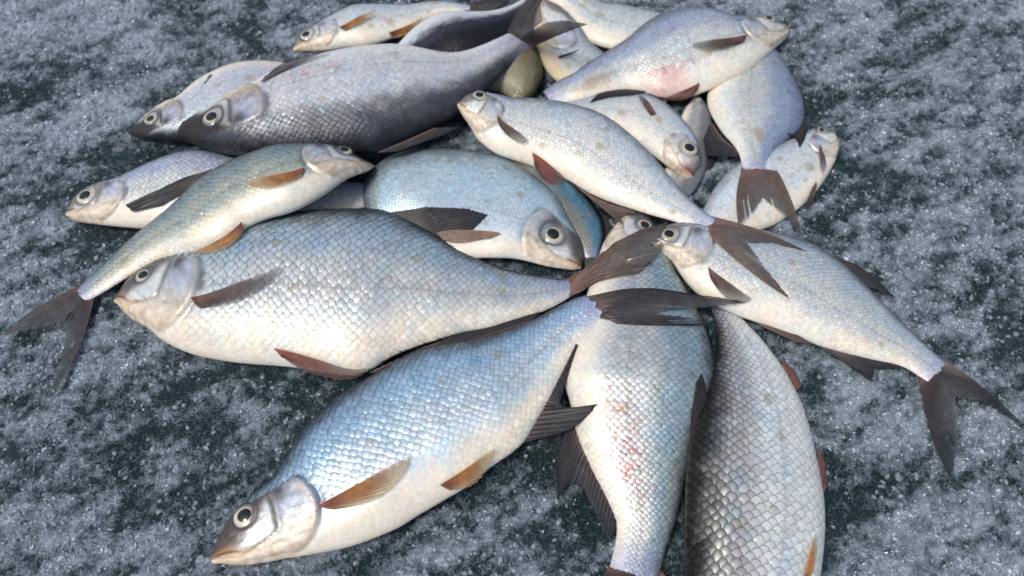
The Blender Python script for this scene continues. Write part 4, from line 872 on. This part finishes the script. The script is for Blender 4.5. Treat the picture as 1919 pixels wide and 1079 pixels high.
cr.color_ramp.elements[0].position = .3; cr.color_ramp.elements[1].position = 1.0
va = N(nt, "ShaderNodeAttribute", attribute_name="tone")
nt.links.new(va.outputs["Fac"], cr.inputs[0]); nt.links.new(cr.outputs[0], p.inputs["Base Color"])
p.inputs["Roughness"].default_value = .06
p.inputs["IOR"].default_value = 1.31
p.inputs["Alpha"].default_value = .62
fo = mesh_object("frost_crystals", V.reshape(-1, 3), (of[None] + (np.arange(n) * 6)[:, None, None]).reshape(-1, 3), m, smooth=False, attrs={"tone": np.repeat(rng.random(n) ** 2 * .7 + .45 * f, 6)})
fo["kind"] = "stuff"; fo["label"] = "white frost crystals scattered over the wet ice"; fo["category"] = "frost"

# ------------------------------------------------------------------ clear wet grains of slush among the frost
NG = 9000
px = rng.uniform(-.76, .76, NG * 3); py = rng.uniform(-.37, .54, NG * 3)
f = frost_mask(px, py)
cov = HM[hidx(np.stack([px, py], -1))]
ok = (rng.random(len(px)) < .25 + .75 * f) & (cov < .004)
px, py, f = px[ok][:NG], py[ok][:NG], f[ok][:NG]
n = len(px)
g_ = (1 + 5 ** .5) / 2
ico = unit(np.array([(-1, g_, 0), (1, g_, 0), (-1, -g_, 0), (1, -g_, 0), (0, -1, g_), (0, 1, g_), (0, -1, -g_), (0, 1, -g_), (g_, 0, -1), (g_, 0, 1), (-g_, 0, -1), (-g_, 0, 1)]))
icf = np.array([(0, 11, 5), (0, 5, 1), (0, 1, 7), (0, 7, 10), (0, 10, 11), (1, 5, 9), (5, 11, 4), (11, 10, 2), (10, 7, 6), (7, 1, 8),
                (3, 9, 4), (3, 4, 2), (3, 2, 6), (3, 6, 8), (3, 8, 9), (4, 9, 5), (2, 4, 11), (6, 2, 10), (8, 6, 7), (9, 8, 1)])
V = ico[None] * (1 + rng.normal(0, .22, (n, 12, 1))) * (rng.uniform(.0010, .0026, (n, 1, 1)) * np.stack([rng.uniform(.8, 1.7, n), rng.uniform(.7, 1.3, n), rng.uniform(.5, .9, n)], -1)[:, None])
an = rng.uniform(0, 6.28, n); ca, sa = np.cos(an)[:, None], np.sin(an)[:, None]
V = np.stack([V[..., 0] * ca - V[..., 1] * sa, V[..., 0] * sa + V[..., 1] * ca, V[..., 2]], -1)
V = V + np.stack([px, py, ice_height(px, py, f) + .0002], -1)[:, None]
m, nt, p, out = new_mat("clear_ice_grain")
n1 = noise(nt, 600, 3)
p.inputs["Base Color"].default_value = (.80, .90, .96, 1)
p.inputs["Transmission Weight"].default_value = .8
p.inputs["IOR"].default_value = 1.31
nt.links.new(maprange(nt, n1.outputs[0], .3, .7, .03, .25), p.inputs["Roughness"])
go = mesh_object("slush_grains", V.reshape(-1, 3), (icf[None] + (np.arange(n) * 12)[:, None, None]).reshape(-1, 3), m, smooth=True)
go["kind"] = "stuff"; go["label"] = "clear wet grains of slush lying on the ice"; go["category"] = "slush"
